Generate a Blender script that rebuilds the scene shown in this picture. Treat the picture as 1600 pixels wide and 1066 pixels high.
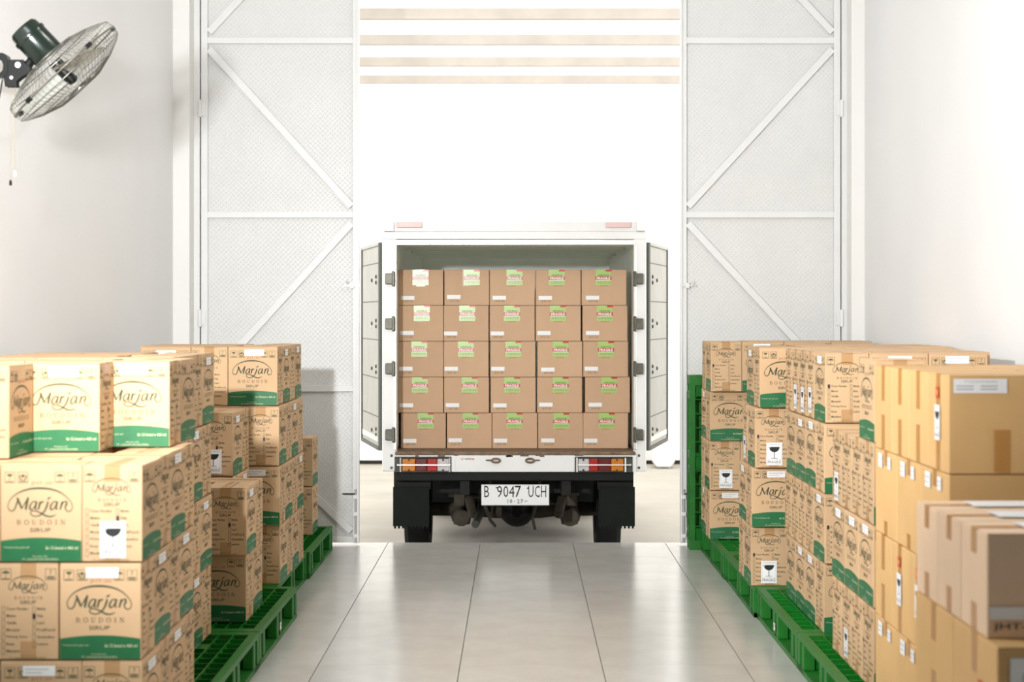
import bpy, bmesh, math, random
from mathutils import Vector, Matrix, Euler
random.seed(7)
PI = math.pi
SC = bpy.context.scene
COL = SC.collection
for o in list(bpy.data.objects):
    bpy.data.objects.remove(o)

# ------------------------------------------------------------------ camera
F = 2474.0                      # focal length in pixels of the 1600 px frame
CAM_H = 1.483
cam = bpy.data.cameras.new('camera')
cam.sensor_width = 36.0
cam.lens = F * 36.0 / 1600.0
cam.shift_x = -10.0 / 1600.0
cam.shift_y = -41.0 / 1600.0
cam.clip_start = 0.05
cam.clip_end = 200
cam.dof.use_dof = True
cam.dof.focus_distance = 9.2
cam.dof.aperture_fstop = 3.4
camo = bpy.data.objects.new('camera', cam)
camo.location = (0, 0, CAM_H)
camo.rotation_euler = (PI / 2, 0, 0)
COL.objects.link(camo)
SC.camera = camo

# ------------------------------------------------------------------ world, lights, exposure
SC.view_settings.view_transform = 'Standard'
SC.view_settings.look = 'None'
SC.view_settings.gamma = 1.0
SC.view_settings.use_curve_mapping = False
SC.view_settings.exposure = 0.15
w = bpy.data.worlds.new('sky')
SC.world = w
w.use_nodes = True
bg = w.node_tree.nodes['Background']
bg.inputs[0].default_value = (0.985, 0.995, 1.0, 1)
bg.inputs[1].default_value = 2.6


def lamp(name, kind, loc, energy, target=None, size=0.3, color=(1, 1, 1), **kw):
    d = bpy.data.lights.new(name, kind)
    d.energy = energy
    d.color = color
    if kind == 'AREA':
        d.shape = 'DISK'
        d.size = size
    for k, v in kw.items():
        setattr(d, k, v)
    o = bpy.data.objects.new(name, d)
    o.location = loc
    if target is not None:
        o.rotation_euler = (Vector(target) - Vector(loc)).to_track_quat('-Z', 'Y').to_euler()
    COL.objects.link(o)
    return o


lamp('sun', 'SUN', (0, 0, 30), 3.0, target=(2, 14, 0), angle=0.02, color=(1, 0.96, 0.9))
# the one strong lamp beside the camera: it throws the shadows of the fan and of the near stacks
lamp('work_lamp', 'SPOT', (-1.22, 2.5, 2.1), 1230, target=(0.45, 10.0, 3.2), color=(0.97, 0.985, 1.0), spot_size=math.radians(106), spot_blend=0.95, shadow_soft_size=0.065)
# lamp high on the fan wall, level with the nearest stack, shining across the aisle
lamp('wall_lamp', 'AREA', (-1.9, 4.45, 3.3), 62, target=(1.2, 4.7, 0.8), size=0.35, color=(0.97, 0.985, 1.0))
# added fill light over the opposite row, brightening the stacks below the fan
lamp('aisle_fill', 'AREA', (1.2, 5.7, 4.7), 38, target=(-1.4, 6.0, 0.9), size=0.6, color=(1.0, 0.99, 0.97))


# ------------------------------------------------------------------ materials
def mat(name, col, rough=0.6, metal=0.0, noise=0.0, nscale=8.0, bump=0.0, bscale=60.0, rnd=0.0, spec=None, alpha=None):
    m = bpy.data.materials.new(name)
    m.use_nodes = True
    nt = m.node_tree
    N, L = nt.nodes, nt.links
    b = N['Principled BSDF']
    b.inputs['Base Color'].default_value = (*col, 1)
    b.inputs['Roughness'].default_value = rough
    b.inputs['Metallic'].default_value = metal
    if spec is not None:
        b.inputs['Specular IOR Level'].default_value = spec
    tc = N.new('ShaderNodeTexCoord')
    last = None
    if noise > 0:
        nz = N.new('ShaderNodeTexNoise')
        nz.inputs['Scale'].default_value = nscale
        nz.inputs['Detail'].default_value = 6
        L.new(tc.outputs['Object'], nz.inputs['Vector'])
        mr = N.new('ShaderNodeMapRange')
        mr.inputs['From Min'].default_value = 0.25
        mr.inputs['From Max'].default_value = 0.75
        mr.inputs['To Min'].default_value = 1 - noise
        mr.inputs['To Max'].default_value = 1 + noise * 0.6
        L.new(nz.outputs['Fac'], mr.inputs['Value'])
        hs = N.new('ShaderNodeHueSaturation')
        hs.inputs['Color'].default_value = (*col, 1)
        L.new(mr.outputs['Result'], hs.inputs['Value'])
        last = hs.outputs['Color']
    if rnd > 0:
        oi = N.new('ShaderNodeObjectInfo')
        mr2 = N.new('ShaderNodeMapRange')
        mr2.inputs['To Min'].default_value = 1 - rnd
        mr2.inputs['To Max'].default_value = 1 + rnd
        L.new(oi.outputs['Random'], mr2.inputs['Value'])
        hs2 = N.new('ShaderNodeHueSaturation')
        if last is None:
            hs2.inputs['Color'].default_value = (*col, 1)
        else:
            L.new(last, hs2.inputs['Color'])
        L.new(mr2.outputs['Result'], hs2.inputs['Value'])
        last = hs2.outputs['Color']
    if last is not None:
        L.new(last, b.inputs['Base Color'])
    if bump > 0:
        nz2 = N.new('ShaderNodeTexNoise')
        nz2.inputs['Scale'].default_value = bscale
        nz2.inputs['Detail'].default_value = 4
        L.new(tc.outputs['Object'], nz2.inputs['Vector'])
        bp = N.new('ShaderNodeBump')
        bp.inputs['Strength'].default_value = bump
        bp.inputs['Distance'].default_value = 0.01
        L.new(nz2.outputs['Fac'], bp.inputs['Height'])
        L.new(bp.outputs['Normal'], b.inputs['Normal'])
    if alpha is not None:
        b.inputs['Alpha'].default_value = alpha
    return m


def diamond_plate(name, col):
    """white painted chequer plate: rows of small raised lozenges turned alternately"""
    m = mat(name, col, rough=0.42, noise=0.04, nscale=3)
    nt = m.node_tree
    N, L = nt.nodes, nt.links
    b = N['Principled BSDF']
    tc = N.new('ShaderNodeTexCoord')
    sp = N.new('ShaderNodeSeparateXYZ')
    L.new(tc.outputs['Object'], sp.inputs[0])

    def M(op, a, c=None):
        n = N.new('ShaderNodeMath')
        n.operation = op
        for i, v in enumerate((a, c)):
            if v is None:
                continue
            if isinstance(v, (int, float)):
                n.inputs[i].default_value = v
            else:
                L.new(v, n.inputs[i])
        return n.outputs[0]
    P = 0.032

    def loz(offx, offz, sgn):
        x = M('SUBTRACT', M('FRACT', M('ADD', M('MULTIPLY', sp.outputs[0], 1 / P), offx)), 0.5)
        z = M('SUBTRACT', M('FRACT', M('ADD', M('MULTIPLY', sp.outputs[2], 1 / P), offz)), 0.5)
        a = M('MULTIPLY', M('ABSOLUTE', M('ADD', x, M('MULTIPLY', z, sgn))), 1.5)
        c = M('MULTIPLY', M('ABSOLUTE', M('SUBTRACT', x, M('MULTIPLY', z, sgn))), 4.5)
        return M('MAXIMUM', M('SUBTRACT', 1.0, M('ADD', a, c)), 0.0)
    h = M('MAXIMUM', loz(0.0, 0.0, 1.0), loz(0.5, 0.5, -1.0))
    bp = N.new('ShaderNodeBump')
    bp.inputs['Strength'].default_value = 0.55
    bp.inputs['Distance'].default_value = 0.005
    L.new(h, bp.inputs['Height'])
    L.new(bp.outputs['Normal'], b.inputs['Normal'])
    return m


def clear_tape(name, col, fac):
    m = bpy.data.materials.new(name)
    m.use_nodes = True
    nt = m.node_tree
    N, L = nt.nodes, nt.links
    b = N['Principled BSDF']
    b.inputs['Base Color'].default_value = (*col, 1)
    b.inputs['Roughness'].default_value = 0.16
    tr = N.new('ShaderNodeBsdfTransparent')
    mx = N.new('ShaderNodeMixShader')
    mx.inputs[0].default_value = fac
    L.new(tr.outputs[0], mx.inputs[1])
    L.new(b.outputs[0], mx.inputs[2])
    L.new(mx.outputs[0], N['Material Output'].inputs['Surface'])
    return m


def translucent(name, col):
    m = bpy.data.materials.new(name)
    m.use_nodes = True
    nt = m.node_tree
    N, L = nt.nodes, nt.links
    b = N['Principled BSDF']
    b.inputs['Base Color'].default_value = (*col, 1)
    b.inputs['Roughness'].default_value = 0.5
    tr = N.new('ShaderNodeBsdfTranslucent')
    tr.inputs[0].default_value = (*col, 1)
    mx = N.new('ShaderNodeMixShader')
    mx.inputs[0].default_value = 0.6
    L.new(b.outputs[0], mx.inputs[1])
    L.new(tr.outputs[0], mx.inputs[2])
    L.new(mx.outputs[0], N['Material Output'].inputs['Surface'])
    return m


M_WALL = mat('wall_paint', (0.79, 0.785, 0.775), 0.75, noise=0.03, nscale=1.5, bump=0.12, bscale=45)
M_PIER = mat('pier_paint', (0.84, 0.83, 0.80), 0.7, noise=0.02, nscale=2)
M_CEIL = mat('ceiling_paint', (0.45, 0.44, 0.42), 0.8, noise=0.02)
M_TILE = mat('floor_tile', (0.475, 0.462, 0.43), 0.20, spec=0.9, noise=0.10, nscale=5, bump=0.03, bscale=30, rnd=0.03)
M_GROUT = mat('floor_grout', (0.16, 0.15, 0.13), 0.9, noise=0.1)
M_PLATE = diamond_plate('chequer_plate', (0.73, 0.73, 0.71))
M_WPAINT = mat('white_door_paint', (0.78, 0.78, 0.765), 0.42, noise=0.03, nscale=6)
M_GAP = mat('gap_shade', (0.05, 0.048, 0.042), 0.8, noise=0.1)  # flat dark colour standing in for shade in low gaps
M_KRAFT = mat('kraft_board', (0.60, 0.395, 0.218), 0.72, noise=0.07, nscale=7, bump=0.05, bscale=140, rnd=0.07)
M_KRAFT_T = mat('kraft_board_pale', (0.60, 0.385, 0.235), 0.72, noise=0.06, nscale=6, bump=0.05, bscale=140, rnd=0.05)
M_KRAFT_P = mat('kraft_board_plain', (0.70, 0.435, 0.18), 0.70, noise=0.06, nscale=5, bump=0.05, bscale=120, rnd=0.05)
M_KRAFT_L = mat('kraft_board_lightened', (0.81, 0.585, 0.395), 0.70, noise=0.05, nscale=5, bump=0.05, bscale=120, rnd=0.03)  # pale board, lightened further to stand in for strong light on it
M_INK = mat('olive_ink', (0.075, 0.085, 0.04), 0.7, noise=0.15, nscale=30)
M_INK_B = mat('brown_ink', (0.15, 0.10, 0.045), 0.7, noise=0.15, nscale=30)
M_INK_R = mat('red_stamp_ink', (0.42, 0.16, 0.09), 0.7, noise=0.2, nscale=40)
M_GREEN = mat('green_band_ink', (0.012, 0.14, 0.045), 0.5, noise=0.12, nscale=20)
M_PALE = mat('pale_band_lettering', (0.55, 0.55, 0.35), 0.7, noise=0.1)
M_PURPLE = mat('purple_marker_ink', (0.03, 0.008, 0.04), 0.6, noise=0.1)
M_PAPER = mat('white_label_paper', (0.86, 0.86, 0.85), 0.5, noise=0.02)
M_BLACK = mat('black_ink', (0.012, 0.013, 0.012), 0.6, noise=0.1)
M_GREYINK = mat('grey_ink', (0.35, 0.35, 0.36), 0.6, noise=0.1)
M_RED = mat('red_sticker', (0.62, 0.06, 0.02), 0.5, noise=0.08, nscale=30)
M_REDL = mat('fragile_red', (0.55, 0.035, 0.025), 0.3, noise=0.05)
M_LIME = mat('lime_sticker', (0.40, 0.58, 0.16), 0.28, noise=0.06, nscale=20)
M_TAPE = clear_tape('brown_packing_tape', (0.50, 0.25, 0.06), 0.30)
M_TAPEO = clear_tape('orange_packing_tape', (0.58, 0.27, 0.05), 0.6)
M_TAPEC = clear_tape('clear_packing_tape', (0.60, 0.42, 0.22), 0.28)
M_PALLET = mat('green_plastic', (0.004, 0.15, 0.012), 0.34, spec=0.3, noise=0.18, nscale=9, bump=0.08, bscale=60)
M_PALLET_D = mat('green_plastic_worn', (0.016, 0.155, 0.018), 0.45, spec=0.3, noise=0.22, nscale=14, bump=0.1, bscale=60)
M_TRUCKW = mat('truck_white_paint', (0.78, 0.775, 0.75), 0.4, noise=0.05, nscale=5)
M_TRUCKI = mat('truck_inner_panel', (0.72, 0.73, 0.68), 0.55, noise=0.06, nscale=4)
M_ALU = mat('aluminium_trim', (0.72, 0.71, 0.68), 0.35, metal=0.6, noise=0.06, nscale=12)
M_RUST = mat('rusty_sill', (0.20, 0.13, 0.08), 0.7, noise=0.5, nscale=22, bump=0.2, bscale=50)
M_DOORIN = mat('truck_door_lining', (0.36, 0.35, 0.31), 0.5, noise=0.10, nscale=6)
M_SEAL = mat('door_seal', (0.10, 0.105, 0.09), 0.7, noise=0.1)
M_STEELD = mat('dark_steel', (0.055, 0.056, 0.045), 0.5, metal=0.3, noise=0.3, nscale=20)
M_HINGE = mat('hinge_steel', (0.10, 0.097, 0.075), 0.42, metal=0.6, noise=0.25, nscale=25)
M_RUBBER = mat('black_rubber', (0.007, 0.010, 0.007), 0.65, spec=0.15, noise=0.2, nscale=12)
M_CHASSIS = mat('chassis_black', (0.008, 0.009, 0.007), 0.55, spec=0.2, noise=0.3, nscale=14)
M_MUDDY = mat('muddy_metal', (0.055, 0.046, 0.03), 0.8, noise=0.45, nscale=18)
M_AMBER = mat('amber_lens', (0.62, 0.20, 0.012), 0.25, noise=0.15, nscale=60)
M_LRED = mat('red_lens', (0.42, 0.018, 0.012), 0.22, noise=0.15, nscale=60)
M_LDRED = mat('dark_red_lens', (0.13, 0.014, 0.012), 0.25, noise=0.15, nscale=60)
M_LCLEAR = mat('clear_lens', (0.60, 0.56, 0.56), 0.18, noise=0.15, nscale=60)
M_PINK = mat('faded_marker_lens', (0.70, 0.50, 0.46), 0.4, noise=0.06)
M_PLATEW = mat('number_plate_white', (0.80, 0.80, 0.79), 0.35, noise=0.02)
M_FANB = mat('dark_green_enamel', (0.006, 0.012, 0.008), 0.24, noise=0.08)
M_FANBLK = mat('black_fan_plastic', (0.004, 0.005, 0.004), 0.4, spec=0.25, noise=0.1)
M_CHROME = mat('fan_wire', (0.11, 0.108, 0.085), 0.38, metal=0.5, noise=0.1)
M_BLADE = mat('fan_blade_metal', (0.52, 0.52, 0.47), 0.35, metal=0.35, noise=0.06)
M_CORD = mat('pull_cord_thread', (0.30, 0.24, 0.15), 0.8, noise=0.1)
M_CONC = mat('yard_concrete', (0.42, 0.385, 0.33), 0.85, noise=0.14, nscale=1.6, bump=0.2, bscale=18)
M_FARW = mat('far_wall_plaster', (0.86, 0.845, 0.82), 0.8, noise=0.03)
M_ROOFT = mat('far_roof_tile', (0.80, 0.76, 0.72), 0.8, noise=0.06)
M_PURLIN = mat('canopy_steel', (0.42, 0.375, 0.33), 0.6, noise=0.12, nscale=4)
M_SHEET = translucent('canopy_fibreglass', (0.92, 0.92, 0.90))
M_TROOF = translucent('truck_fibreglass_roof', (0.62, 0.64, 0.58))
M_TYRE = mat('tyre_rubber', (0.010, 0.010, 0.010), 0.8, spec=0.2, noise=0.2, nscale=18)


# ------------------------------------------------------------------ mesh helpers
class MB:
    """collects shapes as verts, faces and a material index per face"""
    def __init__(s):
        s.v, s.f, s.mi, s.mats = [], [], [], []

    def m(s, material):
        if material not in s.mats:
            s.mats.append(material)
        return s.mats.index(material)

    def add(s, verts, faces, material, xf=None):
        k = len(s.v)
        i = s.m(material)
        for p in verts:
            p = Vector(p)
            if xf is not None:
                p = xf @ p
            s.v.append(p)
        for f in faces:
            s.f.append([k + a for a in f])
            s.mi.append(i)
        return s

    def box(s, x0, x1, y0, y1, z0, z1, material, xf=None):
        v = [(x0, y0, z0), (x1, y0, z0), (x1, y1, z0), (x0, y1, z0), (x0, y0, z1), (x1, y0, z1), (x1, y1, z1), (x0, y1, z1)]
        f = [(0, 3, 2, 1), (4, 5, 6, 7), (0, 1, 5, 4), (1, 2, 6, 5), (2, 3, 7, 6), (3, 0, 4, 7)]
        return s.add(v, f, material, xf)

    def bar(s, a, b, wid, thk, up, material):
        """a straight bar from a to b, wid across (perpendicular to up), thk along up"""
        a, b, up = Vector(a), Vector(b), Vector(up).normalized()
        d = (b - a).normalized()
        sd = d.cross(up).normalized() * wid / 2
        u = up * thk / 2
        v = [a - sd - u, a + sd - u, a + sd + u, a - sd + u, b - sd - u, b + sd - u, b + sd + u, b - sd + u]
        f = [(0, 1, 2, 3), (7, 6, 5, 4), (0, 4, 5, 1), (1, 5, 6, 2), (2, 6, 7, 3), (3, 7, 4, 0)]
        return s.add(v, f, material)

    def tube(s, pts, r, material, n=6, closed=False, cap=True):
        pts = [Vector(p) for p in pts]
        rr = r if isinstance(r, (list, tuple)) else [r] * len(pts)
        ring, k = [], len(pts)
        ref = None
        vs, fs = [], []
        for i, p in enumerate(pts):
            if closed:
                d = (pts[(i + 1) % k] - pts[i - 1]).normalized()
            else:
                d = (pts[min(i + 1, k - 1)] - pts[max(i - 1, 0)]).normalized()
            if ref is None:
                ref = d.orthogonal().normalized()
            ref = (ref - d * ref.dot(d))
            ref = ref.normalized() if ref.length > 1e-6 else d.orthogonal().normalized()
            q = d.cross(ref)
            for j in range(n):
                a = 2 * PI * j / n
                vs.append(p + (ref * math.cos(a) + q * math.sin(a)) * rr[i])
        for i in range(k if closed else k - 1):
            for j in range(n):
                a, b = i * n + j, i * n + (j + 1) % n
                c, d2 = ((i + 1) % k) * n + (j + 1) % n, ((i + 1) % k) * n + j
                fs.append((a, b, c, d2))
        if cap and not closed:
            fs.append(tuple(range(n))[::-1])
            fs.append(tuple((k - 1) * n + j for j in range(n)))
        return s.add(vs, fs, material)

    def lathe(s, prof, n, material, xf=None, cap=True):
        """profile [(r, z)] turned about local z"""
        vs, fs = [], []
        for r, z in prof:
            for j in range(n):
                a = 2 * PI * j / n
                vs.append((r * math.cos(a), r * math.sin(a), z))
        for i in range(len(prof) - 1):
            for j in range(n):
                fs.append((i * n + j, i * n + (j + 1) % n, (i + 1) * n + (j + 1) % n, (i + 1) * n + j))
        if cap:
            fs.append(tuple(range(n))[::-1])
            fs.append(tuple((len(prof) - 1) * n + j for j in range(n)))
        return s.add(vs, fs, material, xf)

    def prism(s, outline, axis, a, b, material):
        """2-D outline extruded along axis ('x','y','z') from a to b"""
        def P(p, t):
            return {'x': (t, p[0], p[1]), 'y': (p[0], t, p[1]), 'z': (p[0], p[1], t)}[axis]
        n = len(outline)
        v = [P(p, a) for p in outline] + [P(p, b) for p in outline]
        f = [tuple(range(n))[::-1], tuple(range(n, 2 * n))]
        for i in range(n):
            f.append((i, (i + 1) % n, n + (i + 1) % n, n + i))
        return s.add(v, f, material)

    def mesh(s, name, smooth=False, bevel=0.0):
        me = bpy.data.meshes.new(name)
        me.from_pydata([tuple(p) for p in s.v], [], s.f)
        for mm in s.mats:
            me.materials.append(mm)
        me.polygons.foreach_set('material_index', s.mi)
        bm = bmesh.new()
        bm.from_mesh(me)
        bmesh.ops.recalc_face_normals(bm, faces=bm.faces)
        if bevel > 0:
            es = [e for e in bm.edges if len(e.link_faces) == 2 and e.calc_face_angle(0) > 0.6]
            bmesh.ops.bevel(bm, geom=es, offset=bevel, segments=1, affect='EDGES', profile=0.7, clamp_overlap=True)
        bm.to_mesh(me)
        bm.free()
        if smooth:
            for p in me.polygons:
                p.use_smooth = True
            try:
                me.set_sharp_from_angle(angle=0.6)
            except Exception:
                pass
        me.update()
        return me

    def obj(s, name, parent=None, smooth=False, bevel=0.0):
        return link(name, s.mesh(name, smooth, bevel), parent)


def link(name, me, parent=None, loc=None, rotz=0.0):
    o = bpy.data.objects.new(name, me)
    COL.objects.link(o)
    if parent is not None:
        o.parent = parent
    if loc is not None:
        o.location = loc
    if rotz:
        o.rotation_euler = (0, 0, rotz)
    return o


def empty(name, loc=(0, 0, 0), rot=(0, 0, 0)):
    o = bpy.data.objects.new(name, None)
    o.location = loc
    o.rotation_euler = rot
    o.empty_display_size = 0.1
    COL.objects.link(o)
    return o


def tag(o, label, cat, group=None):
    o['label'] = label
    o['category'] = cat
    if group:
        o['group'] = group
    return o


def struct(o, label=None, cat=None):
    o['kind'] = 'structure'
    if label:
        o['label'] = label
    if cat:
        o['category'] = cat
    return o


# ------------------------------------------------------------------ flat print (lettering, bands, icons)
_TXT = {}


def text_geo(body, bold=0.0):
    key = (body, bold)
    if key not in _TXT:
        cu = bpy.data.curves.new('lettering', 'FONT')
        cu.body = body
        cu.size = 1.0
        cu.resolution_u = 2
        cu.offset = bold
        o = bpy.data.objects.new('lettering', cu)
        COL.objects.link(o)
        dg = bpy.context.evaluated_depsgraph_get()
        ev = o.evaluated_get(dg)
        me = ev.to_mesh()
        v = [(p.co.x, p.co.y) for p in me.vertices]
        f = [tuple(p.vertices) for p in me.polygons]
        ev.to_mesh_clear()
        bpy.data.objects.remove(o)
        bpy.data.curves.remove(cu)
        _TXT[key] = (v, f)
    return _TXT[key]


class Ink:
    """flat shapes in face coordinates (u right, v up, metres)"""
    def __init__(s):
        s.parts = []          # (verts2d, faces, material, lift)

    def poly(s, pts, material, lift=0):
        s.parts.append((list(pts), [tuple(range(len(pts)))], material, lift))

    def rect(s, u0, u1, v0, v1, material, lift=0):
        s.poly([(u0, v0), (u1, v0), (u1, v1), (u0, v1)], material, lift)

    def frame(s, u0, u1, v0, v1, t, material, lift=0):
        s.rect(u0, u1, v0, v0 + t, material, lift)
        s.rect(u0, u1, v1 - t, v1, material, lift)
        s.rect(u0, u0 + t, v0 + t, v1 - t, material, lift)
        s.rect(u1 - t, u1, v0 + t, v1 - t, material, lift)

    def stroke(s, pts, wid, material, lift=0, sub=4):
        """smooth brush stroke through pts; wid a number or one per point"""
        n = len(pts)
        ws = wid if isinstance(wid, (list, tuple)) else [wid] * n
        P = []
        for i in range(n - 1):
            p0, p1, p2, p3 = pts[max(i - 1, 0)], pts[i], pts[i + 1], pts[min(i + 2, n - 1)]
            for k in range(sub):
                t = k / sub
                q = []
                for c in (0, 1):
                    q.append(0.5 * (2 * p1[c] + (p2[c] - p0[c]) * t + (2 * p0[c] - 5 * p1[c] + 4 * p2[c] - p3[c]) * t * t + (3 * p1[c] - p0[c] - 3 * p2[c] + p3[c]) * t ** 3))
                P.append((q[0], q[1], ws[i] * (1 - t) + ws[i + 1] * t))
        P.append((pts[-1][0], pts[-1][1], ws[-1]))
        L_, R_ = [], []
        for i, (x, y, ww) in enumerate(P):
            a, b = P[max(i - 1, 0)], P[min(i + 1, len(P) - 1)]
            dx, dy = b[0] - a[0], b[1] - a[1]
            d = math.hypot(dx, dy) or 1
            nx, ny = -dy / d * ww / 2, dx / d * ww / 2
            L_.append((x + nx, y + ny))
            R_.append((x - nx, y - ny))
        k = len(P)
        s.parts.append((L_ + R_, [(i, k + i, k + i + 1, i + 1) for i in range(k - 1)], material, lift))

    def text(s, body, u0, u1, v0, v1, material, bold=0.0, lift=0, slant=0.0):
        """lettering stretched into the box u0..u1, v0..v1"""
        v, f = text_geo(body, bold)
        x0, x1 = min(p[0] for p in v), max(p[0] for p in v)
        y0, y1 = min(p[1] for p in v), max(p[1] for p in v)
        q = []
        for x, y in v:
            vv = v0 + (y - y0) / (y1 - y0) * (v1 - v0)
            q.append((u0 + (x - x0) / (x1 - x0) * (u1 - u0) + slant * (vv - v0), vv))
        s.parts.append((q, f, material, lift))

    def to(s, mb, fn):
        for v, f, material, lift in s.parts:
            mb.add([fn(u, vv, lift) for u, vv in v], f, material)


def serif_word(ink, word, u0, u1, v0, v1, material):
    """widely spaced serif capitals"""
    n = len(word)
    h = v1 - v0
    rel = {'I': 0.45}
    tot = sum(rel.get(c, 0.8) for c in word) + 0.62 * (n - 1)
    k = (u1 - u0) / tot
    x = u0
    st, th = h * 0.17, h * 0.08
    for c in word:
        wd = rel.get(c, 0.8) * k

        def X(t):
            return x + t * wd

        def stem(t, top=True, bot=True, ww=st):
            ink.rect(X(t) - ww / 2, X(t) + ww / 2, v0, v1, material)
            sw = h * 0.19
            if top:
                ink.rect(X(t) - sw, X(t) + sw, v1 - th, v1, material)
            if bot:
                ink.rect(X(t) - sw, X(t) + sw, v0, v0 + th, material)
        m_ = (v0 + v1) / 2
        if c == 'B':
            stem(0.2)
            ink.stroke([(X(.2), v1 - th / 2), (X(.65), v1 - th), (X(.78), v1 - h * .25), (X(.6), m_ + th / 2), (X(.2), m_ + th / 2)], [th, th, st, th, th], material)
            ink.stroke([(X(.2), m_), (X(.7), m_), (X(.88), v0 + h * .25), (X(.68), v0 + th / 2), (X(.2), v0 + th / 2)], [th, th, st, th, th], material)
        elif c == 'O':
            pts = [(X(.5) + .46 * wd * math.sin(a), m_ + .47 * h * math.cos(a)) for a in [2 * PI * i / 10 for i in range(11)]]
            ink.stroke(pts, [th + (st - th) * abs(math.sin(2 * PI * i / 10)) for i in range(11)], material)
        elif c == 'D':
            stem(0.18)
            ink.stroke([(X(.18), v1 - th / 2), (X(.6), v1 - th), (X(.95), m_), (X(.6), v0 + th), (X(.18), v0 + th / 2)], [th, th, st, th, th], material)
        elif c == 'U':
            ink.stroke([(X(.18), v1), (X(.18), m_), (X(.3), v0 + h * .1), (X(.5), v0 + th / 2), (X(.7), v0 + h * .1), (X(.84), m_), (X(.84), v1)], [st, st, st, th, th, th, th], material)
            ink.rect(X(.18) - h * .19, X(.18) + h * .19, v1 - th, v1, material)
            ink.rect(X(.84) - h * .16, X(.84) + h * .16, v1 - th, v1, material)
        elif c == 'I':
            stem(0.5)
        elif c == 'N':
            stem(0.15, ww=th)
            stem(0.88, bot=False, ww=th)
            ink.stroke([(X(.12), v1), (X(.88), v0)], st, material, sub=1)
        x += wd + 0.62 * k


def script_logo(ink, cu, top_v, k, material):
    """the brush-script word mark under its swept oval; k = metres per drawing unit"""
    def q(pts):
        return [(cu + (x - 440) * k, top_v - (y - 270) * k) for x, y in pts]

    def S(pts, ws):
        ink.stroke(q(pts), [a * k for a in ws] if isinstance(ws, list) else ws * k, material)
    S([(196, 455), (170, 498), (135, 500), (116, 465), (122, 420), (165, 360), (240, 312), (335, 283), (435, 275), (540, 284), (635, 315), (710, 370), (755, 430), (760, 480), (735, 508), (705, 502), (690, 470), (697, 440)],
      [16, 14, 12, 10, 9, 10, 15, 20, 23, 20, 15, 10, 9, 9, 11, 13, 15, 17])
    S([(218, 376), (206, 420), (190, 462)], [20, 17, 14])
    S([(205, 368), (228, 420), (254, 484)], [14, 25, 18])
    S([(252, 482), (285, 425), (322, 368)], [8, 12, 14])
    S([(318, 370), (304, 430), (293, 492)], [20, 26, 22])
    for dx in (0, 208):
        S([(398 + dx, 412), (366 + dx, 412), (340 + dx, 445), (334 + dx, 480), (352 + dx, 492), (380 + dx, 462), (397 + dx, 420)], [14, 12, 18, 20, 14, 10, 10])
        S([(406 + dx, 408), (394 + dx, 450), (390 + dx, 482), (408 + dx, 486)], [17, 20, 18, 8])
    S([(440, 408), (430, 450), (420, 492)], [17, 20, 18])
    S([(428, 458), (448, 420), (476, 412)], [8, 14, 18])
    S([(518, 408), (505, 455), (478, 510), (435, 548), (385, 557), (346, 540), (345, 512), (385, 504), (440, 522), (495, 552), (548, 560), (600, 540)],
      [18, 20, 18, 14, 12, 12, 11, 12, 16, 18, 15, 6])
    S([(508, 384), (524, 378), (544, 362)], [8, 20, 8])
    S([(662, 406), (650, 450), (638, 492)], [17, 20, 18])
    S([(645, 460), (672, 420), (700, 408), (706, 430), (697, 455)], [8, 12, 16, 19, 18])


def goblet(ink, cx, v0, v1, material, lift=0, stem=None):
    h = v1 - v0
    r = h * 0.46
    top = v1
    bowl = [(cx - r * 0.72, top)] + [(cx + r * math.sin(a), top - h * 0.07 - h * 0.36 * (1 - math.cos(a)) if False else top - h * 0.46 * math.cos(a)) for a in [(-PI / 2 + i * PI / 8) for i in range(9)]][1:-1] + [(cx + r, top)]
    ink.poly(bowl[::-1], material, lift)
    ink.poly([(cx - r * 1.12, top - h * .02), (cx - r * .86, top - h * .12), (cx - r * .88, top)], material, lift)
    stem = stem or material
    ink.rect(cx - h * .03, cx + h * .03, v0 + h * .03, top - h * .44, stem, lift)
    ink.rect(cx - h * .27, cx + h * .27, v0, v0 + h * .035, stem, lift)


def icon(ink, kind, u, v, s_, material):
    t = s_ * 0.045
    ink.frame(u, u + s_, v, v + s_ * 1.04, t, material)
    c = u + s_ / 2
    ink.rect(u + s_ * .15, u + s_ * .85, v + s_ * .07, v + s_ * .14, material)
    if kind == 'glass':
        goblet(ink, c, v + s_ * .24, v + s_ * .85, material)
    elif kind == 'hands':
        ink.stroke([(c - s_ * .3, v + s_ * .75), (c - s_ * .28, v + s_ * .4), (c - s_ * .05, v + s_ * .22)], s_ * .12, material)
        ink.stroke([(c + s_ * .3, v + s_ * .75), (c + s_ * .28, v + s_ * .4), (c + s_ * .05, v + s_ * .22)], s_ * .12, material)
        ink.poly([(c - s_ * .14, v + s_ * .5), (c + s_ * .14, v + s_ * .5), (c + s_ * .16, v + s_ * .8), (c - s_ * .16, v + s_ * .8)], material)
    elif kind == 'umbrella':
        ink.poly([(c + s_ * .36 * math.cos(a), v + s_ * .6 + s_ * .24 * math.sin(a)) for a in [PI * i / 8 for i in range(9)]], material)
        ink.rect(c - s_ * .02, c + s_ * .02, v + s_ * .22, v + s_ * .6, material)
        ink.rect(c - s_ * .1, c + s_ * .02, v + s_ * .2, v + s_ * .25, material)
    else:
        ink.text('7', c - s_ * .12, c + s_ * .12, v + s_ * .45, v + s_ * .88, material)
        ink.rect(u + s_ * .15, u + s_ * .85, v + s_ * .2, v + s_ * .33, material)


CW, CN, CH = 0.2445, 0.1805, 0.2905      # syrup carton: wide, narrow, high
PW, PN, PH = 0.247, 0.183, 0.2945        # pitch in the stack


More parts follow.
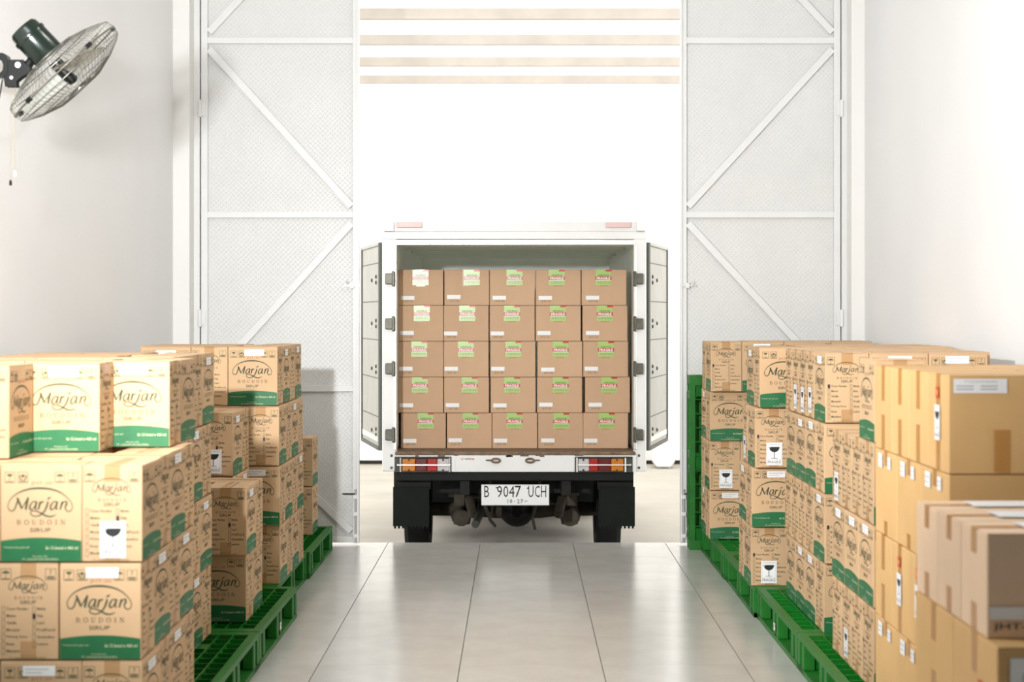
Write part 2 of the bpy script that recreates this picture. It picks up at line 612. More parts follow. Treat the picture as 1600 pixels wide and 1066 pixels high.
def wide_print():
    k = Ink()
    s = 3291.0

    def U(x):
        return (x - 448) / s * 0.985

    def V(y):
        return (1025 - y) / 983.0 * CH
    for kind, x in (('glass', 80), ('hands', 212), ('umbrella', 585), ('seven', 715)):
        icon(k, kind, U(x), V(220), 0.0315, M_INK)
    script_logo(k, U(440), V(270), 1 / s * 0.985, M_INK)
    serif_word(k, 'BOUDOIN', U(203), U(688), V(647), V(597), M_INK_B)
    k.text('SIRUP', U(335), U(545), V(722), V(680), M_INK, bold=0.01)
    k.text('JHT-20', U(345), U(560), V(250), V(206), M_INK_R)
    # green band with a bowed top edge
    n = 12
    e = 0.0015
    xs = [-CW / 2 + e + (CW - 2 * e) * i / n for i in range(n + 1)]
    tops = [V(812) + (V(778) - V(812)) * (1 - (2 * i / n - 1) ** 2) for i in range(n + 1)]
    k.parts.append(([(x, 0.001) for x in xs] + list(zip(xs, tops)), [(i, i + 1, n + 2 + i, n + 1 + i) for i in range(n)], M_GREEN, 0))
    k.text('Terbuat dari gula asli', U(70), U(330), V(892), V(868), M_PALE, lift=1)
    k.text('Isi 12 botol x 460 ml', U(495), U(820), V(900), V(866), M_PALE, bold=0.02, lift=1)
    k.text('Diproduksi oleh:', U(360), U(512), V(980), V(960), M_PALE, lift=1)
    k.text('PT. LASALLEFOOD INDONESIA', U(262), U(622), V(1010), V(988), M_PALE, lift=1)
    return k


def narrow_print(mark=(1, 1)):
    k = Ink()
    s = 1871.0

    def U(x):
        return (x - 168) / s * 0.985

    def V(y):
        return (897 - y) / 552.0 * CH
    icon(k, 'umbrella', U(8), V(441), 0.0325, M_INK)
    icon(k, 'seven', U(264), V(441), 0.0325, M_INK)
    script_logo(k, U(165), V(418), 0.595 / 3291 * 0.99, M_INK)
    serif_word(k, 'BOUDOIN', U(88), U(246), V(552), V(535), M_INK_B)
    k.text('SIRUP', U(120), U(212), V(580), V(559), M_INK, bold=0.01)
    left = ['Coco Pandan', 'Melon', 'Vanilla', 'Moccacin', 'Pisang Susu', 'Rose', 'Mandarin']
    right = ['Markisa', 'Pala', 'Leci', 'FruitPunch', 'Grenadine', 'Lemon']
    lw = [122, 54, 56, 74, 118, 44, 76]
    rw = [48, 34, 40, 104, 98, 62]
    for i in range(7):
        y = 607 + 40.3 * i
        k.frame(U(15), U(34), V(y + 20), V(y - 14), 0.0011, M_INK)
        k.text(left[i], U(43), U(43 + lw[i]), V(y + 7), V(y - 9), M_INK, bold=0.018)
        if i < 6:
            k.frame(U(191), U(209), V(y + 20), V(y - 14), 0.0011, M_INK)
            k.text(right[i], U(218), U(218 + rw[i]), V(y + 7), V(y - 9), M_INK, bold=0.018)
    ux, my = (192, 208) if mark[0] else (16, 33), 607 + 40.3 * mark[1]
    k.rect(U(ux[0]), U(ux[1]), V(my + 16), V(my - 12), M_PURPLE, 1)
    k.text('Diproduksi oleh:', U(128), U(202), V(880), V(871), M_INK)
    k.text('PT. LASALLEFOOD INDONESIA', U(60), U(268), V(893), V(883), M_INK)
    return k


EPS = 0.0006


def carton_print_mesh(mark):
    mb = MB()
    wp, np_ = wide_print(), narrow_print(mark)
    def e(l):
        return EPS + l * 0.0005
    wp.to(mb, lambda u, v, l: (u, -CN / 2 - e(l), v))
    wp.to(mb, lambda u, v, l: (-u, CN / 2 + e(l), v))
    np_.to(mb, lambda u, v, l: (CW / 2 + e(l), u, v))
    np_.to(mb, lambda u, v, l: (-CW / 2 - e(l), -u, v))
    me = bpy.data.meshes.new('print')
    me.from_pydata([tuple(p) for p in mb.v], [], mb.f)
    for mm in mb.mats:
        me.materials.append(mm)
    me.polygons.foreach_set('material_index', mb.mi)
    return me


def carton_body_mesh(sx, sy, sz, material, lift=0.4, seed=0):
    """taped box: four walls and two top flaps that meet over a seam"""
    r = random.Random(seed)
    mb = MB()
    mb.box(-sx / 2, sx / 2, -sy / 2, sy / 2, 0, sz - 0.0035, material)
    me0 = mb.mesh('carton', bevel=0.0022)
    mb2 = MB()
    for sgn in (-1, 1):
        up = math.radians(r.uniform(0.0, lift))
        y0, y1 = sgn * (sy / 2 - 0.0008), sgn * 0.0012
        z0 = sz - 0.0034
        z1 = z0 + abs(y0 - y1) * math.sin(up)
        t = 0.0026
        a = sx / 2 - 0.001
        v = [(-a, y0, z0), (a, y0, z0), (a, y1, z1), (-a, y1, z1), (-a, y0, z0 + t), (a, y0, z0 + t), (a, y1, z1 + t), (-a, y1, z1 + t)]
        f = [(0, 3, 2, 1), (4, 5, 6, 7), (0, 1, 5, 4), (1, 2, 6, 5), (2, 3, 7, 6), (3, 0, 4, 7)]
        mb2.add(v, f, material)
    bm = bmesh.new()
    bm.from_mesh(me0)
    me1 = mb2.mesh('flap')
    bm.from_mesh(me1)
    bm.to_mesh(me0)
    bm.free()
    bpy.data.meshes.remove(me1)
    return me0


def tape_mesh(sx, sy, sz, width, drop_top, drop_bot, material, along='x'):
    """one strip over the top seam, folded down both ends, and short folds coming up from the base"""
    mb = MB()
    e = 0.0011
    h = width / 2
    t = sz + 0.0006
    if along == 'x':
        def P(a, b, z):
            return (a, b, z)
        L_ = sx / 2 + e
    else:
        def P(a, b, z):
            return (b, a, z)
        L_ = sy / 2 + e
    strips = [[P(-L_, -h, sz - drop_top), P(-L_, -h, t), P(L_, -h, t), P(L_, -h, sz - drop_top)],
              ]
    a = strips[0]
    b = [P(-L_, h, sz - drop_top), P(-L_, h, t), P(L_, h, t), P(L_, h, sz - drop_top)]
    v = a + b
    mb.add(v, [(0, 1, 5, 4), (1, 2, 6, 5), (2, 3, 7, 6)], material)
    out = [mb.mesh('tape')]
    for sg in (-1, 1):
        mb = MB()
        mb.add([P(sg * L_, -h, 0.001), P(sg * L_, h, 0.001), P(sg * L_, h, drop_bot), P(sg * L_, -h, drop_bot)], [(0, 1, 2, 3)], material)
        out.append(mb.mesh('tape_end'))
    return out


def put_tape(meshes, parent):
    link('tape', meshes[0], parent)
    for me_ in meshes[1:]:
        link('tape_end', me_, parent)


def flat_label_mesh(name, ink):
    """an inked label lying on the +x-normal plane x = 0, slightly proud"""
    mb = MB()
    ink.to(mb, lambda u, v, l: (0.0008 + 0.0004 * l, u, v))
    me = bpy.data.meshes.new(name)
    me.from_pydata([tuple(p) for p in mb.v], [], mb.f)
    for mm in mb.mats:
        me.materials.append(mm)
    me.polygons.foreach_set('material_index', mb.mi)
    return me


def fragile_ink():
    k = Ink()
    wv, hv = 0.077, 0.110
    k.rect(-wv / 2, wv / 2, 0, hv, M_PAPER)
    k.frame(-wv / 2 + .005, wv / 2 - .005, .005, hv - .005, .0008, M_GREYINK, 1)
    goblet(k, 0, 0.033, 0.089, M_BLACK, 1)
    k.text('AWAS PECAH', -.028, .028, .096, .1025, M_GREYINK, lift=1)
    k.rect(-.033, .033, .0265, .0275, M_GREYINK, 1)
    k.text('FRAGILE', -.031, .031, .010, .0225, M_BLACK, lift=1)
    return k


def address_ink(wv, hv, lines=True):
    k = Ink()
    k.rect(-wv / 2, wv / 2, 0, hv, M_PAPER)
    if lines:
        for j in range(2):
            v = hv * (0.28 + 0.34 * j)
            k.rect(-wv * .42, wv * (.1 + .2 * j), v, v + hv * .06, M_GREYINK, 1)
    return k


ME_PRINT = {-1: carton_print_mesh((1, 1)), 1: carton_print_mesh((0, 0))}
ME_CARTON = [carton_body_mesh(CW, CN, CH, M_KRAFT, 1.2, i) for i in range(4)]
ME_TAPE = tape_mesh(CW, CN, CH, 0.048, 0.050, 0.055, M_TAPE, 'x')
ME_FRAGILE = flat_label_mesh('fragile_label', fragile_ink())
ME_ADDR = flat_label_mesh('address_label', address_ink(0.098, 0.031))

ORD = ['first', 'second', 'third', 'fourth', 'fifth', 'sixth', 'seventh', 'eighth']
LAYER = ['bottom layer', 'second layer up', 'third layer up', 'top layer']


def syrup_carton(x0, y0, layer, kind, label, side, group, base=0.15, fragile=None, addr=True, rot=0.0, pivot=None, jit=1.0, z=None):
    """kind 'wf': wide logo face toward the camera; 'nf': flavour-list face toward it.
    x0, y0 the corner of its cell nearest the middle of the world's minus x / camera."""
    sx, sy = (PW, PN) if kind == 'wf' else (PN, PW)
    p = Vector((x0 + sx / 2 + random.uniform(-1, 1) * 0.0004 * jit, y0 + sy / 2 + random.uniform(-1, 1) * 0.0004 * jit, 0))
    rz = (0.0 if kind == 'wf' else -PI / 2) + math.radians(random.uniform(-0.1, 0.1) * jit)
    if rot:
        pv = Vector((pivot[0], pivot[1], 0))
        p.x -= math.tan(rot) * (p.y - pv.y)          # the stack steps back from the aisle box by box
    zz = base + layer * PH if z is None else z
    o = link('syrup_carton', random.choice(ME_CARTON), None, (p.x, p.y, zz), rz)
    tag(o, label, 'carton', group)
    link('print', ME_PRINT[side], o)
    put_tape(ME_TAPE, o)
    # which local direction looks at the camera, which at the aisle (side -1: fan wall, aisle lies at +x)
    ax = 1 if side < 0 else -1
    if addr:
        if kind == 'wf':
            a = link('address_label', ME_ADDR, o, (0.002 * random.uniform(-4, 4), -CN / 2 - 0.0004, CH - 0.046 + random.uniform(-.004, .004)), -PI / 2)
        else:
            a = link('address_label', ME_ADDR, o, (0.002 * random.uniform(-4, 4), ax * (CN / 2 + 0.0004), CH - 0.046 + random.uniform(-.004, .004)), ax * PI / 2)
    if fragile == 'front' and kind == 'nf':
        link('fragile_label', ME_FRAGILE, o, (CW / 2 + 0.0006, random.uniform(-.004, .012), 0.012), 0)
    elif fragile == 'aisle' and kind == 'wf':
        f = link('fragile_label', ME_FRAGILE, o, (ax * (CW / 2 + 0.0006), 0.01, 0.012 + random.uniform(0, .01)), 0 if ax > 0 else PI)
    return o


# ------------------------------------------------------------------ the room
WL, WR = -2.193, 2.197
YB, YF = -6.0, 10.05          # back wall, face of the door piers
YD = 10.22                    # door plane
YE = 10.306                   # front edge of the floor slab
ZC = 5.2
GZ = -0.30                    # yard level

fl = MB().box(-2.45, 2.45, YB - .2, YE, GZ - .1, -0.004, M_GROUT).obj('floor')
struct(fl, 'pale grey glossy tiled warehouse floor between the pallet rows', 'floor')
gx = [-2.193] + [-0.847 + 0.6 * k for k in range(-2, 6) if -2.19 < -0.847 + 0.6 * k < 2.19] + [2.197]
gy = []
y = 9.706
while y > YB:
    gy.append(y)
    y -= 0.6
gy = [YB] + gy[::-1] + [YE]
tm = {}
for i in range(len(gx) - 1):
    for j in range(len(gy) - 1):
        sx, sy = gx[i + 1] - gx[i] - 0.0042, gy[j + 1] - gy[j] - 0.0022
        key = (round(sx, 3), round(sy, 3))
        if key not in tm:
            tm[key] = MB().box(-sx / 2, sx / 2, -sy / 2, sy / 2, -0.012, 0.0, M_TILE).mesh('tile')
        link('tile', tm[key], fl, ((gx[i] + gx[i + 1]) / 2, (gy[j] + gy[j + 1]) / 2, 0))

struct(MB().box(WL - .2, WL, YB - .2, YE - .05, 0, ZC, M_WALL).obj('wall_left'), 'plain white plastered side wall carrying the fan', 'wall')
struct(MB().box(WR, WR + .2, YB - .2, YE - .05, 0, ZC, M_WALL).obj('wall_right'), 'plain white plastered side wall without a fan', 'wall')
struct(MB().box(WL, WR, YB - .2, YB, 0, ZC, M_WALL).obj('wall_back'), 'white wall closing the hall behind', 'wall')
struct(MB().box(WL - .2, WR + .2, YB - .2, YE, ZC, ZC + .15, M_CEIL).obj('ceiling'), 'white ceiling of the storage hall', 'ceiling')
PLX, PRX = -2.088, 2.114
fw = MB()
fw.box(WL, PLX, YF, YE - .05, 0, ZC, M_PIER)
fw.box(PRX, WR, YF, YE - .05, 0, ZC, M_PIER)
fw.box(PLX, PRX, YF, YE - .05, 4.42, ZC, M_PIER)
struct(fw.obj('wall_front'), 'white door wall with narrow piers beside the tall opening', 'wall')


def door_leaf(name, xa, xb, hinge_sign, label):
    """tall framed steel leaf with zigzag braces; hinge_sign -1: hung at xa, +1: hung at xb"""
    root = empty(name, (0, YD, 0))
    tag(root, label, 'door')
    root['kind'] = 'structure'
    st, dp = 0.042, 0.040
    top = 4.38
    z0 = 0.012
    ins = xa if hinge_sign < 0 else xb
    out = xb if hinge_sign < 0 else xa
    # sheet
    MB().box(xa + .01, xb - .01, 0.012, 0.020, z0 + .01, top, M_PLATE).obj('sheet', root)
    for x in (xa + st / 2, xb - st / 2):
        MB().box(x - st / 2, x + st / 2, -0.018, 0.012, z0, top, M_WPAINT).obj('stile', root, bevel=0.002)
    # outer L-edge of the meeting stile
    MB().box(out - 0.012 if hinge_sign < 0 else out, out if hinge_sign < 0 else out + 0.012, -0.034, -0.018, z0, top, M_WPAINT).obj('meeting_edge', root)
    zs = [0.034, 1.008, 2.128, 3.252, 4.36]
    for z in zs:
        MB().box(xa + st, xb - st, -0.018, 0.012, z - 0.02, z + 0.02, M_WPAINT).obj('rail', root, bevel=0.002)
    hx = ins - hinge_sign * st
    ox = out + hinge_sign * st
    seq = [(hx, zs[1], ox, zs[0]), (ox, zs[2], hx, zs[1]), (hx, zs[3], ox, zs[2]), (hx, zs[3], ox, zs[4])]
    for (x0, za, x1, zb) in seq:
        sg = 1 if zb > za else -1
        a = Vector((x0, -0.004, za + sg * 0.045))
        b = Vector((x1, -0.004, zb - sg * 0.045))
        d = (b - a).normalized()
        MB().bar(a + d * .012, b - d * .012, 0.046, 0.024, (0, 1, 0), M_WPAINT).obj('brace', root, bevel=0.002)
    # hinges on the jamb side
    for z in (2.812, 1.462, 0.30):
        h = MB().lathe([(0.013, z - .055), (0.013, z + .055)], 12, M_WPAINT, Matrix.Translation((ins + hinge_sign * 0.006, -0.030, 0)))
        h.box(ins - .03, ins + .03, -0.030, -0.018, z - .045, z + .045, M_WPAINT)
        h.obj('hinge', root)
    # slide latch half-way up
    lt = MB()
    lx = out + hinge_sign * 0.045
    lt.bar((lx - .05, -0.03, 1.672), (lx + .05, -0.03, 1.672), 0.010, 0.010, (0, 1, 0), M_ALU)
    lt.box(lx - .012, lx + .012, -0.036, -0.018, 1.655, 1.69, M_WPAINT)
    lt.tube([(lx + hinge_sign * .03, -0.03, 1.672), (lx + hinge_sign * .03, -0.055, 1.672), (lx + hinge_sign * .03, -0.055, 1.70)], 0.004, M_ALU, 6)
    lt.obj('latch', root)
    # drop bolt at the foot of the meeting stile
    db = MB()
    bx = out + hinge_sign * 0.022
    db.tube([(bx, -0.030, 0.02), (bx, -0.030, 0.36)], 0.006, M_ALU, 8)
    db.tube([(bx, -0.030, 0.33), (bx + hinge_sign * .085, -0.030, 0.33)], 0.005, M_STEELD, 6)
    for z in (0.06, 0.2, 0.31):
        db.box(bx - .013, bx + .013, -0.038, -0.018, z - .012, z + .012, M_WPAINT)
    db.obj('drop_bolt', root)
    return root


door_leaf('door_1', -2.045, -1.026, -1, 'white chequer-plate door leaf with zigzag braces nearer the fan')
door_leaf('door_2', 1.043, 2.075, 1, 'white chequer-plate door leaf with zigzag braces behind the upright pallet')
jm = MB()
jm.box(PLX, -2.052, YD - .03, YD + .05, 0, 4.42, M_WPAINT)
jm.box(-2.053, -2.02, YD + .026, YD + .05, 0, 4.42, M_WPAINT)
struct(jm.obj('trim_1'), 'white steel door jamb on the fan-wall pier', 'door frame')
jm = MB()
jm.box(2.082, PRX, YD - .03, YD + .05, 0, 4.42, M_WPAINT)
jm.box(2.05, 2.083, YD + .026, YD + .05, 0, 4.42, M_WPAINT)
struct(jm.obj('trim_2'), 'white steel door jamb on the bare-wall pier', 'door frame')

# ------------------------------------------------------------------ the yard
struct(MB().box(-16, 16, YE, 60, GZ - .2, GZ, M_CONC).obj('yard_ground'), 'dusty concrete yard under the truck', 'ground')
yw = MB()
yw.box(-16, 16, 18.85, 19.1, GZ + .05, 2.80, M_FARW)
yw.box(-16, 16, 18.93, 19.08, GZ, GZ + .05, M_GAP)  # dark strip painting the shadow line under the wall
yw.obj('wall_yard')
struct(bpy.data.objects['wall_yard'], 'pale plastered wall across the yard behind the truck', 'wall')
hs = empty('neighbour_house', (-0.55, 24, GZ))
tag(hs, 'sunlit white gabled house showing over the yard wall', 'house')
MB().box(-4.5, 5.5, 0, 6, 0, 3.05, M_FARW).obj('wall', hs)
MB().prism([(-0.75, 3.0), (0.95, 3.0), (0.1, 3.62)], 'y', -0.4, 5.8, M_ROOFT).obj('gable_roof', hs)
kb = MB()
kb.prism([(0.93, GZ + .06), (0.96, GZ + .02), (1.12, GZ + .02), (1.17, GZ + .08), (1.17, GZ + .26), (0.93, GZ + .26)], 'y', 14.9, 15.3, M_TRUCKW)
kb.box(0.98, 1.12, 14.95, 15.25, GZ, GZ + .03, M_GAP)  # dark foot painting the shade beneath the block
ko = kb.obj('concrete_kerb_block', bevel=0.012)
ko.location = (0.64, 3.4, 0)
tag(ko, 'small rounded white block on the yard beyond the truck door', 'block')
# canopy: purlins and translucent sheets
cz = 4.05
cp = empty('yard_canopy', (0, 0, cz))
tag(cp, 'translucent white canopy on beige purlins above the truck', 'canopy')
for k_, yy in enumerate((10.9, 12.1, 13.25, 14.5, 15.75, 16.95)):
    MB().box(-8, 8, yy, yy + .07, -0.09, 0.0, M_PURLIN).obj('purlin', cp)
    if k_ < 5:
        nxt = (10.9, 12.1, 13.25, 14.5, 15.75, 16.95)[k_ + 1]
    sh = MB()
    n = 64
    y0s, y1s = yy - .02, (nxt if k_ < 5 else 17.6)
    vs = []
    for t in range(n + 1):
        x = -8 + 16 * t / n
        z = 0.006 + 0.02 * (t % 2)
        vs += [(x, y0s, z), (x, y1s, z)]
    sh.add(vs, [(2 * t, 2 * t + 2, 2 * t + 3, 2 * t + 1) for t in range(n)], M_SHEET)
    sh.obj('roof_sheet', cp)
for x in (-7.6, 7.6):
    for yy in (10.9, 16.95):
        MB().box(x - .06, x + .06, yy - .0, yy + .12, GZ - cz, -0.09, M_PURLIN).obj('post', cp)


# ------------------------------------------------------------------ pallets
PLX_, PLY_, PLH = 1.0, 1.1, 0.15


def pallet_meshes():
    d = MB()
    X, Y = PLX_ / 2, PLY_ / 2
    fr = 0.062
    fs = 0.034
    z1, z0 = PLH, PLH - 0.022
    d.box(-X, X, -Y, -Y + fr, z0, z1, M_PALLET_D)
    d.box(-X, X, Y - fr, Y, z0, z1, M_PALLET_D)
    d.box(-X, -X + fs, -Y + fr, Y - fr, z0, z1, M_PALLET_D)
    d.box(X - fs, X, -Y + fr, Y - fr, z0, z1, M_PALLET_D)
    nx = 15
    for i in range(1, nx):
        x = -X + fs + (2 * X - 2 * fs) * i / nx
        d.box(x - .003, x + .003, -Y + fr, Y - fr, z0 + .002, z1 - .0006, M_PALLET)
    ny = 11
    for i in range(1, ny):
        yv = -Y + fr + (2 * Y - 2 * fr) * i / ny
        d.box(-X + fs, X - fs, yv - .003, yv + .003, z0 + .002, z1 - .001, M_PALLET)
    cw, cl = (2 * X - 2 * fs) / nx, (2 * Y - 2 * fr) / ny
    for (ci, cj) in ((2, 2), (2, 8), (5, 4), (5, 6), (7, 1), (7, 9), (7, 5), (9, 4), (9, 6), (12, 2), (12, 8), (12, 5), (2, 5), (4, 0), (10, 0), (4, 10), (10, 10)):
        px, py = -X + fs + cw * (ci + .5), -Y + fr + cl * (cj + .5)
        d.box(px - cw / 2, px + cw / 2, py - cl / 2, py + cl / 2, z0, z1 - .0015, M_PALLET)
    deck = d.mesh('deck')
    # block with a slot in each outer face
    def block(bx, by):
        m = MB()
        h0, h1 = 0.022, PLH - 0.022
        c = 0.014
        m.box(-bx / 2 + c, bx / 2 - c, -by / 2 + c, by / 2 - c, h0, h1, M_PALLET)
        for sx in (-1, 1):
            for sy in (-1, 1):
                ex, ey = bx * 0.36, by * 0.36
                xa, xb = sorted((sx * bx / 2, sx * (bx / 2 - ex)))
                ya, yb = sorted((sy * by / 2, sy * (by / 2 - ey)))
                m.box(xa, xb, ya, yb, h0, h1, M_PALLET_D)
        return m.mesh('block', bevel=0.004)
    base = MB()
    for x in (-X + .055, 0, X - .055):
        base.box(x - .055, x + .055, -Y, Y, 0, 0.022, M_PALLET_D)
    for yv in (-Y + .06, 0, Y - .06):
        base.box(-X, X, yv - .06, yv + .06, 0.001, 0.021, M_PALLET_D)
    return deck, block(0.13, 0.15), base.mesh('base_frame')


ME_DECK, ME_BLOCK, ME_BASE = pallet_meshes()
tagk = Ink()
tagk.rect(-.022, .022, 0, .034, M_PAPER)
tagk.text('JHT', -.016, .016, .012, .026, M_BLACK, lift=1)
ME_PTAG = flat_label_mesh('paper_tag', tagk)


def pallet(xc, yc, label, rot=(0, 0, 0), z=0.0, tagside=0):
    root = empty('plastic_pallet', (xc, yc, z), rot)
    tag(root, label, 'pallet', 'green plastic pallets')
    link('deck', ME_DECK, root)
    link('base_frame', ME_BASE, root)
    for bx in (-PLX_ / 2 + .065, 0, PLX_ / 2 - .065):
        for by in (-PLY_ / 2 + .075, 0, PLY_ / 2 - .075):
            link('block', ME_BLOCK, root, (bx, by, 0))
    if tagside:
        link('paper_tag', ME_PTAG, root, (tagside * (PLX_ / 2 + .0012), 0.02, 0.045), 0 if tagside > 0 else PI)
    return root


LP = [(-1.09, 4.985), (-1.086, 6.10), (-1.088, 7.215), (-1.185, 8.325), (-1.172, 9.435)]
for i, (xa, yc) in enumerate(LP):
    pallet(xa - PLX_ / 2, yc, 'green plastic pallet under the %s carton stack along the fan wall' % ORD[i], rot=(0, 0, math.radians([0, .3, -.2, .3, 0][i])), tagside=1 if i == 2 else 0)
RP = [(1.06, 3.86), (1.17, 4.97), (1.17, 6.085), (1.168, 7.195), (1.155, 8.30), (1.15, 9.41)]
for i, (xa, yc) in enumerate(RP):
    pallet(xa + PLX_ / 2, yc, 'green plastic pallet under the %s carton stack along the bare wall' % ORD[i], rot=(0, 0, math.radians([0, 0, 0, .15, -.15, 0][i])), tagside=-1 if i == 3 else 0)
pallet(1.079 + PLX_ / 2, 9.972 + PLH, 'green plastic pallet standing upright against the chequer-plate door', rot=(PI / 2, 0, 0), z=PLY_ / 2)


# ------------------------------------------------------------------ syrup carton stacks
def stack_layer(stack, side, layer, xa, y0, seq, front=(), fill=None, rot=0.0, frag=None, ffrag=None, noaddr=(), base=0.15, z=None):
    """seq: faces shown to the aisle from front to back ('w' wide, 'n' narrow);
    front: faces of the front row beyond the corner box; fill: depth y to fill behind (top layers)."""
    wall = 'fan wall' if side < 0 else 'bare wall'
    st = '%s stack along %s' % (ORD[stack], wall)
    grp = 'syrup cartons on the pallets'
    frag = frag or {}
    ly = LAYER[layer]
    pv = (xa, y0)
    y_ = y0
    depth0 = 0
    for i, s_ in enumerate(seq):
        kind = 'nf' if s_ == 'w' else 'wf'
        sx, sy = (PW, PN) if kind == 'wf' else (PN, PW)
        x0 = xa if side > 0 else xa - sx
        pos = 'front aisle corner' if i == 0 else '%s back on aisle' % ORD[i]
        fr = frag.get(i)
        nm = 'fragile-stickered syrup carton' if fr else 'kraft syrup carton'
        syrup_carton(x0, y_, layer, kind, '%s, %s, %s, %s' % (nm, pos, ly, st), side, grp, fragile=fr, rot=rot, pivot=pv, addr=(i not in noaddr) and random.random() < 0.8, base=base, z=z)
        if i == 0:
            fx = sx
            depth0 = sy
        y_ += sy
    xx = fx
    fd = []
    for j, s_ in enumerate(front):
        kind = 'nf' if s_ == 'n' else 'wf'
        sx, sy = (PW, PN) if kind == 'wf' else (PN, PW)
        x0 = xa + xx if side > 0 else xa - xx - sx
        fr = 'front' if ffrag == j else None
        nm = 'fragile-stickered syrup carton' if fr else 'kraft syrup carton'
        syrup_carton(x0, y0, layer, kind, '%s, %s in front row, %s, %s' % (nm, ORD[j + 1], ly, st), side, grp, fragile=fr, rot=rot, pivot=pv, addr=(100 + j) not in noaddr, base=base, z=z)
        fd.append((xx, xx + sx, sy))
        xx += sx
    if fill:
        # inner cartons of this layer, rows going back, columns going out to the wall
        ystart = y0 + max([f_[2] for f_ in fd] + [0.0]) if fd else y0
        r_ = 0
        yy = ystart
        lim = abs(2.175 - abs(xa))
        while yy + PN < fill:
            c = 0
            xo = PW
            while xo + PW < lim:
                x0 = xa + xo if side > 0 else xa - xo - PW
                syrup_carton(x0, yy, layer, 'wf', 'kraft syrup carton, inner row %s column %s, %s, %s' % (ORD[min(r_, 7)], ORD[c], ly, st), side, grp, rot=rot, pivot=pv, addr=False, base=base, z=z)
                xo += PW
                c += 1
            yy += PN
            r_ += 1


A = 'aisle'
Fr = 'front'
# --- along the fan wall
R0_ = math.radians(1.7)
stack_layer(0, -1, 0, -1.128, 4.767, 'wnwn', 'www', rot=R0_)
stack_layer(0, -1, 1, -1.133, 4.767, 'nwnw', 'nww', rot=R0_, noaddr=(100,))
stack_layer(0, -1, 2, -1.128, 4.767, 'wnwn', 'www', rot=R0_, frag={0: Fr}, noaddr=(100, 0), fill=5.55)
G = 'syrup cartons on the pallets'
S0 = 'first stack along fan wall'
syrup_carton(-1.59 - PN, 4.945, 3, 'nf', 'fragile-stickered syrup carton, foremost, top layer, ' + S0, -1, G, fragile=Fr, addr=False)
syrup_carton(-1.375 - PW, 5.2, 3, 'wf', 'kraft syrup carton, middle of stepped front row, top layer, ' + S0, -1, G)
syrup_carton(-1.59 - PN - PW - .01, 4.945, 3, 'wf', 'kraft syrup carton, beyond the foremost one, top layer, ' + S0, -1, G)
stack_layer(0, -1, 3, -1.186, 5.386, 'nw', 'ww', fill=5.78)
stack_layer(1, -1, 0, -1.285, 5.77, 'wnwn')
stack_layer(1, -1, 1, -1.280, 5.76, 'nwnw')
stack_layer(1, -1, 2, -1.285, 5.77, 'wnwn')
stack_layer(1, -1, 3, -1.285, 5.83, 'nwnw', 'ww', fill=6.8)
stack_layer(2, -1, 0, -1.180, 6.87, 'nw', 'w')
stack_layer(2, -1, 1, -1.172, 6.835, 'wn', 'w')
S2 = 'third stack along fan wall'
for l_, ks in ((0, 'wn'), (1, 'nw')):
    yy = 7.305
    for i, s_ in enumerate(ks):
        kd = 'nf' if s_ == 'w' else 'wf'
        sx, sy = (PW, PN) if kd == 'wf' else (PN, PW)
        syrup_carton(-1.315 - sx, yy, l_, kd, 'kraft syrup carton, %s back on aisle, %s, %s' % (ORD[i + 2], LAYER[l_], S2), -1, G, addr=True)
        yy += sy
stack_layer(2, -1, 2, -1.315, 7.30, 'wn', 'ww', frag={0: Fr})
stack_layer(3, -1, 0, -1.178, 7.83, 'wnwn', 'w')
stack_layer(3, -1, 1, -1.174, 7.80, 'nwnw', 'w')
stack_layer(3, -1, 2, -1.178, 7.80, 'wnwn', 'w', noaddr=(0,))
stack_layer(3, -1, 3, -1.194, 7.85, 'nwnw', 'nw', fill=8.75, noaddr=(100,))
stack_layer(4, -1, 0, -1.244, 9.58, 'w', 'ww', noaddr=(0,))
stack_layer(4, -1, 1, -1.244, 9.58, 'w', 'ww', noaddr=(0,))
# --- along the bare wall (stacks 0 and 1 there are plain cartons)
stack_layer(2, 1, 0, 1.255, 5.60, 'nnnn', frag={2: A})
stack_layer(2, 1, 1, 1.255, 5.60, 'www')
stack_layer(2, 1, 2, 1.255, 5.60, 'nnnn', 'ww', frag={3: A}, fill=6.35)
syrup_carton(1.25, 5.56, 3, 'nf', 'kraft syrup carton alone on top layer, third stack along bare wall', 1, G, addr=False)
stack_layer(3, 1, 0, 1.277, 6.63, 'nwww', 'w', noaddr=(0, 3))
stack_layer(3, 1, 1, 1.275, 6.60, 'wnnnn', 'w')
stack_layer(3, 1, 2, 1.272, 6.59, 'nwww', 'w', noaddr=(0, 3))
stack_layer(3, 1, 3, 1.275, 6.58, 'wnnnn', 'ww', fill=7.6, frag={1: A, 2: A, 3: A})
stack_layer(4, 1, 0, 1.144, 7.79, 'wn', 'ww', frag={0: Fr}, noaddr=(0,))
stack_layer(4, 1, 1, 1.140, 7.75, 'nw', 'ww')
stack_layer(4, 1, 2, 1.150, 7.70, 'wn', 'ww', frag={0: Fr, 1: A}, noaddr=(0,))
stack_layer(4, 1, 3, 1.166, 7.66, 'nw', 'ww', fill=8.75, noaddr=(0,))
stack_layer(5, 1, 0, 1.134, 9.40, 'nw', 'w')
stack_layer(5, 1, 1, 1.130, 9.37, 'wn', 'w', frag={0: Fr}, noaddr=(0,))
stack_layer(5, 1, 2, 1.130, 9.35, 'nw', 'w', noaddr=(0,))
stack_layer(5, 1, 3, 1.127, 9.28, 'wn', 'ww', noaddr=(0,), fill=9.9)


# ------------------------------------------------------------------ plain cartons along the bare wall
_PM = {}


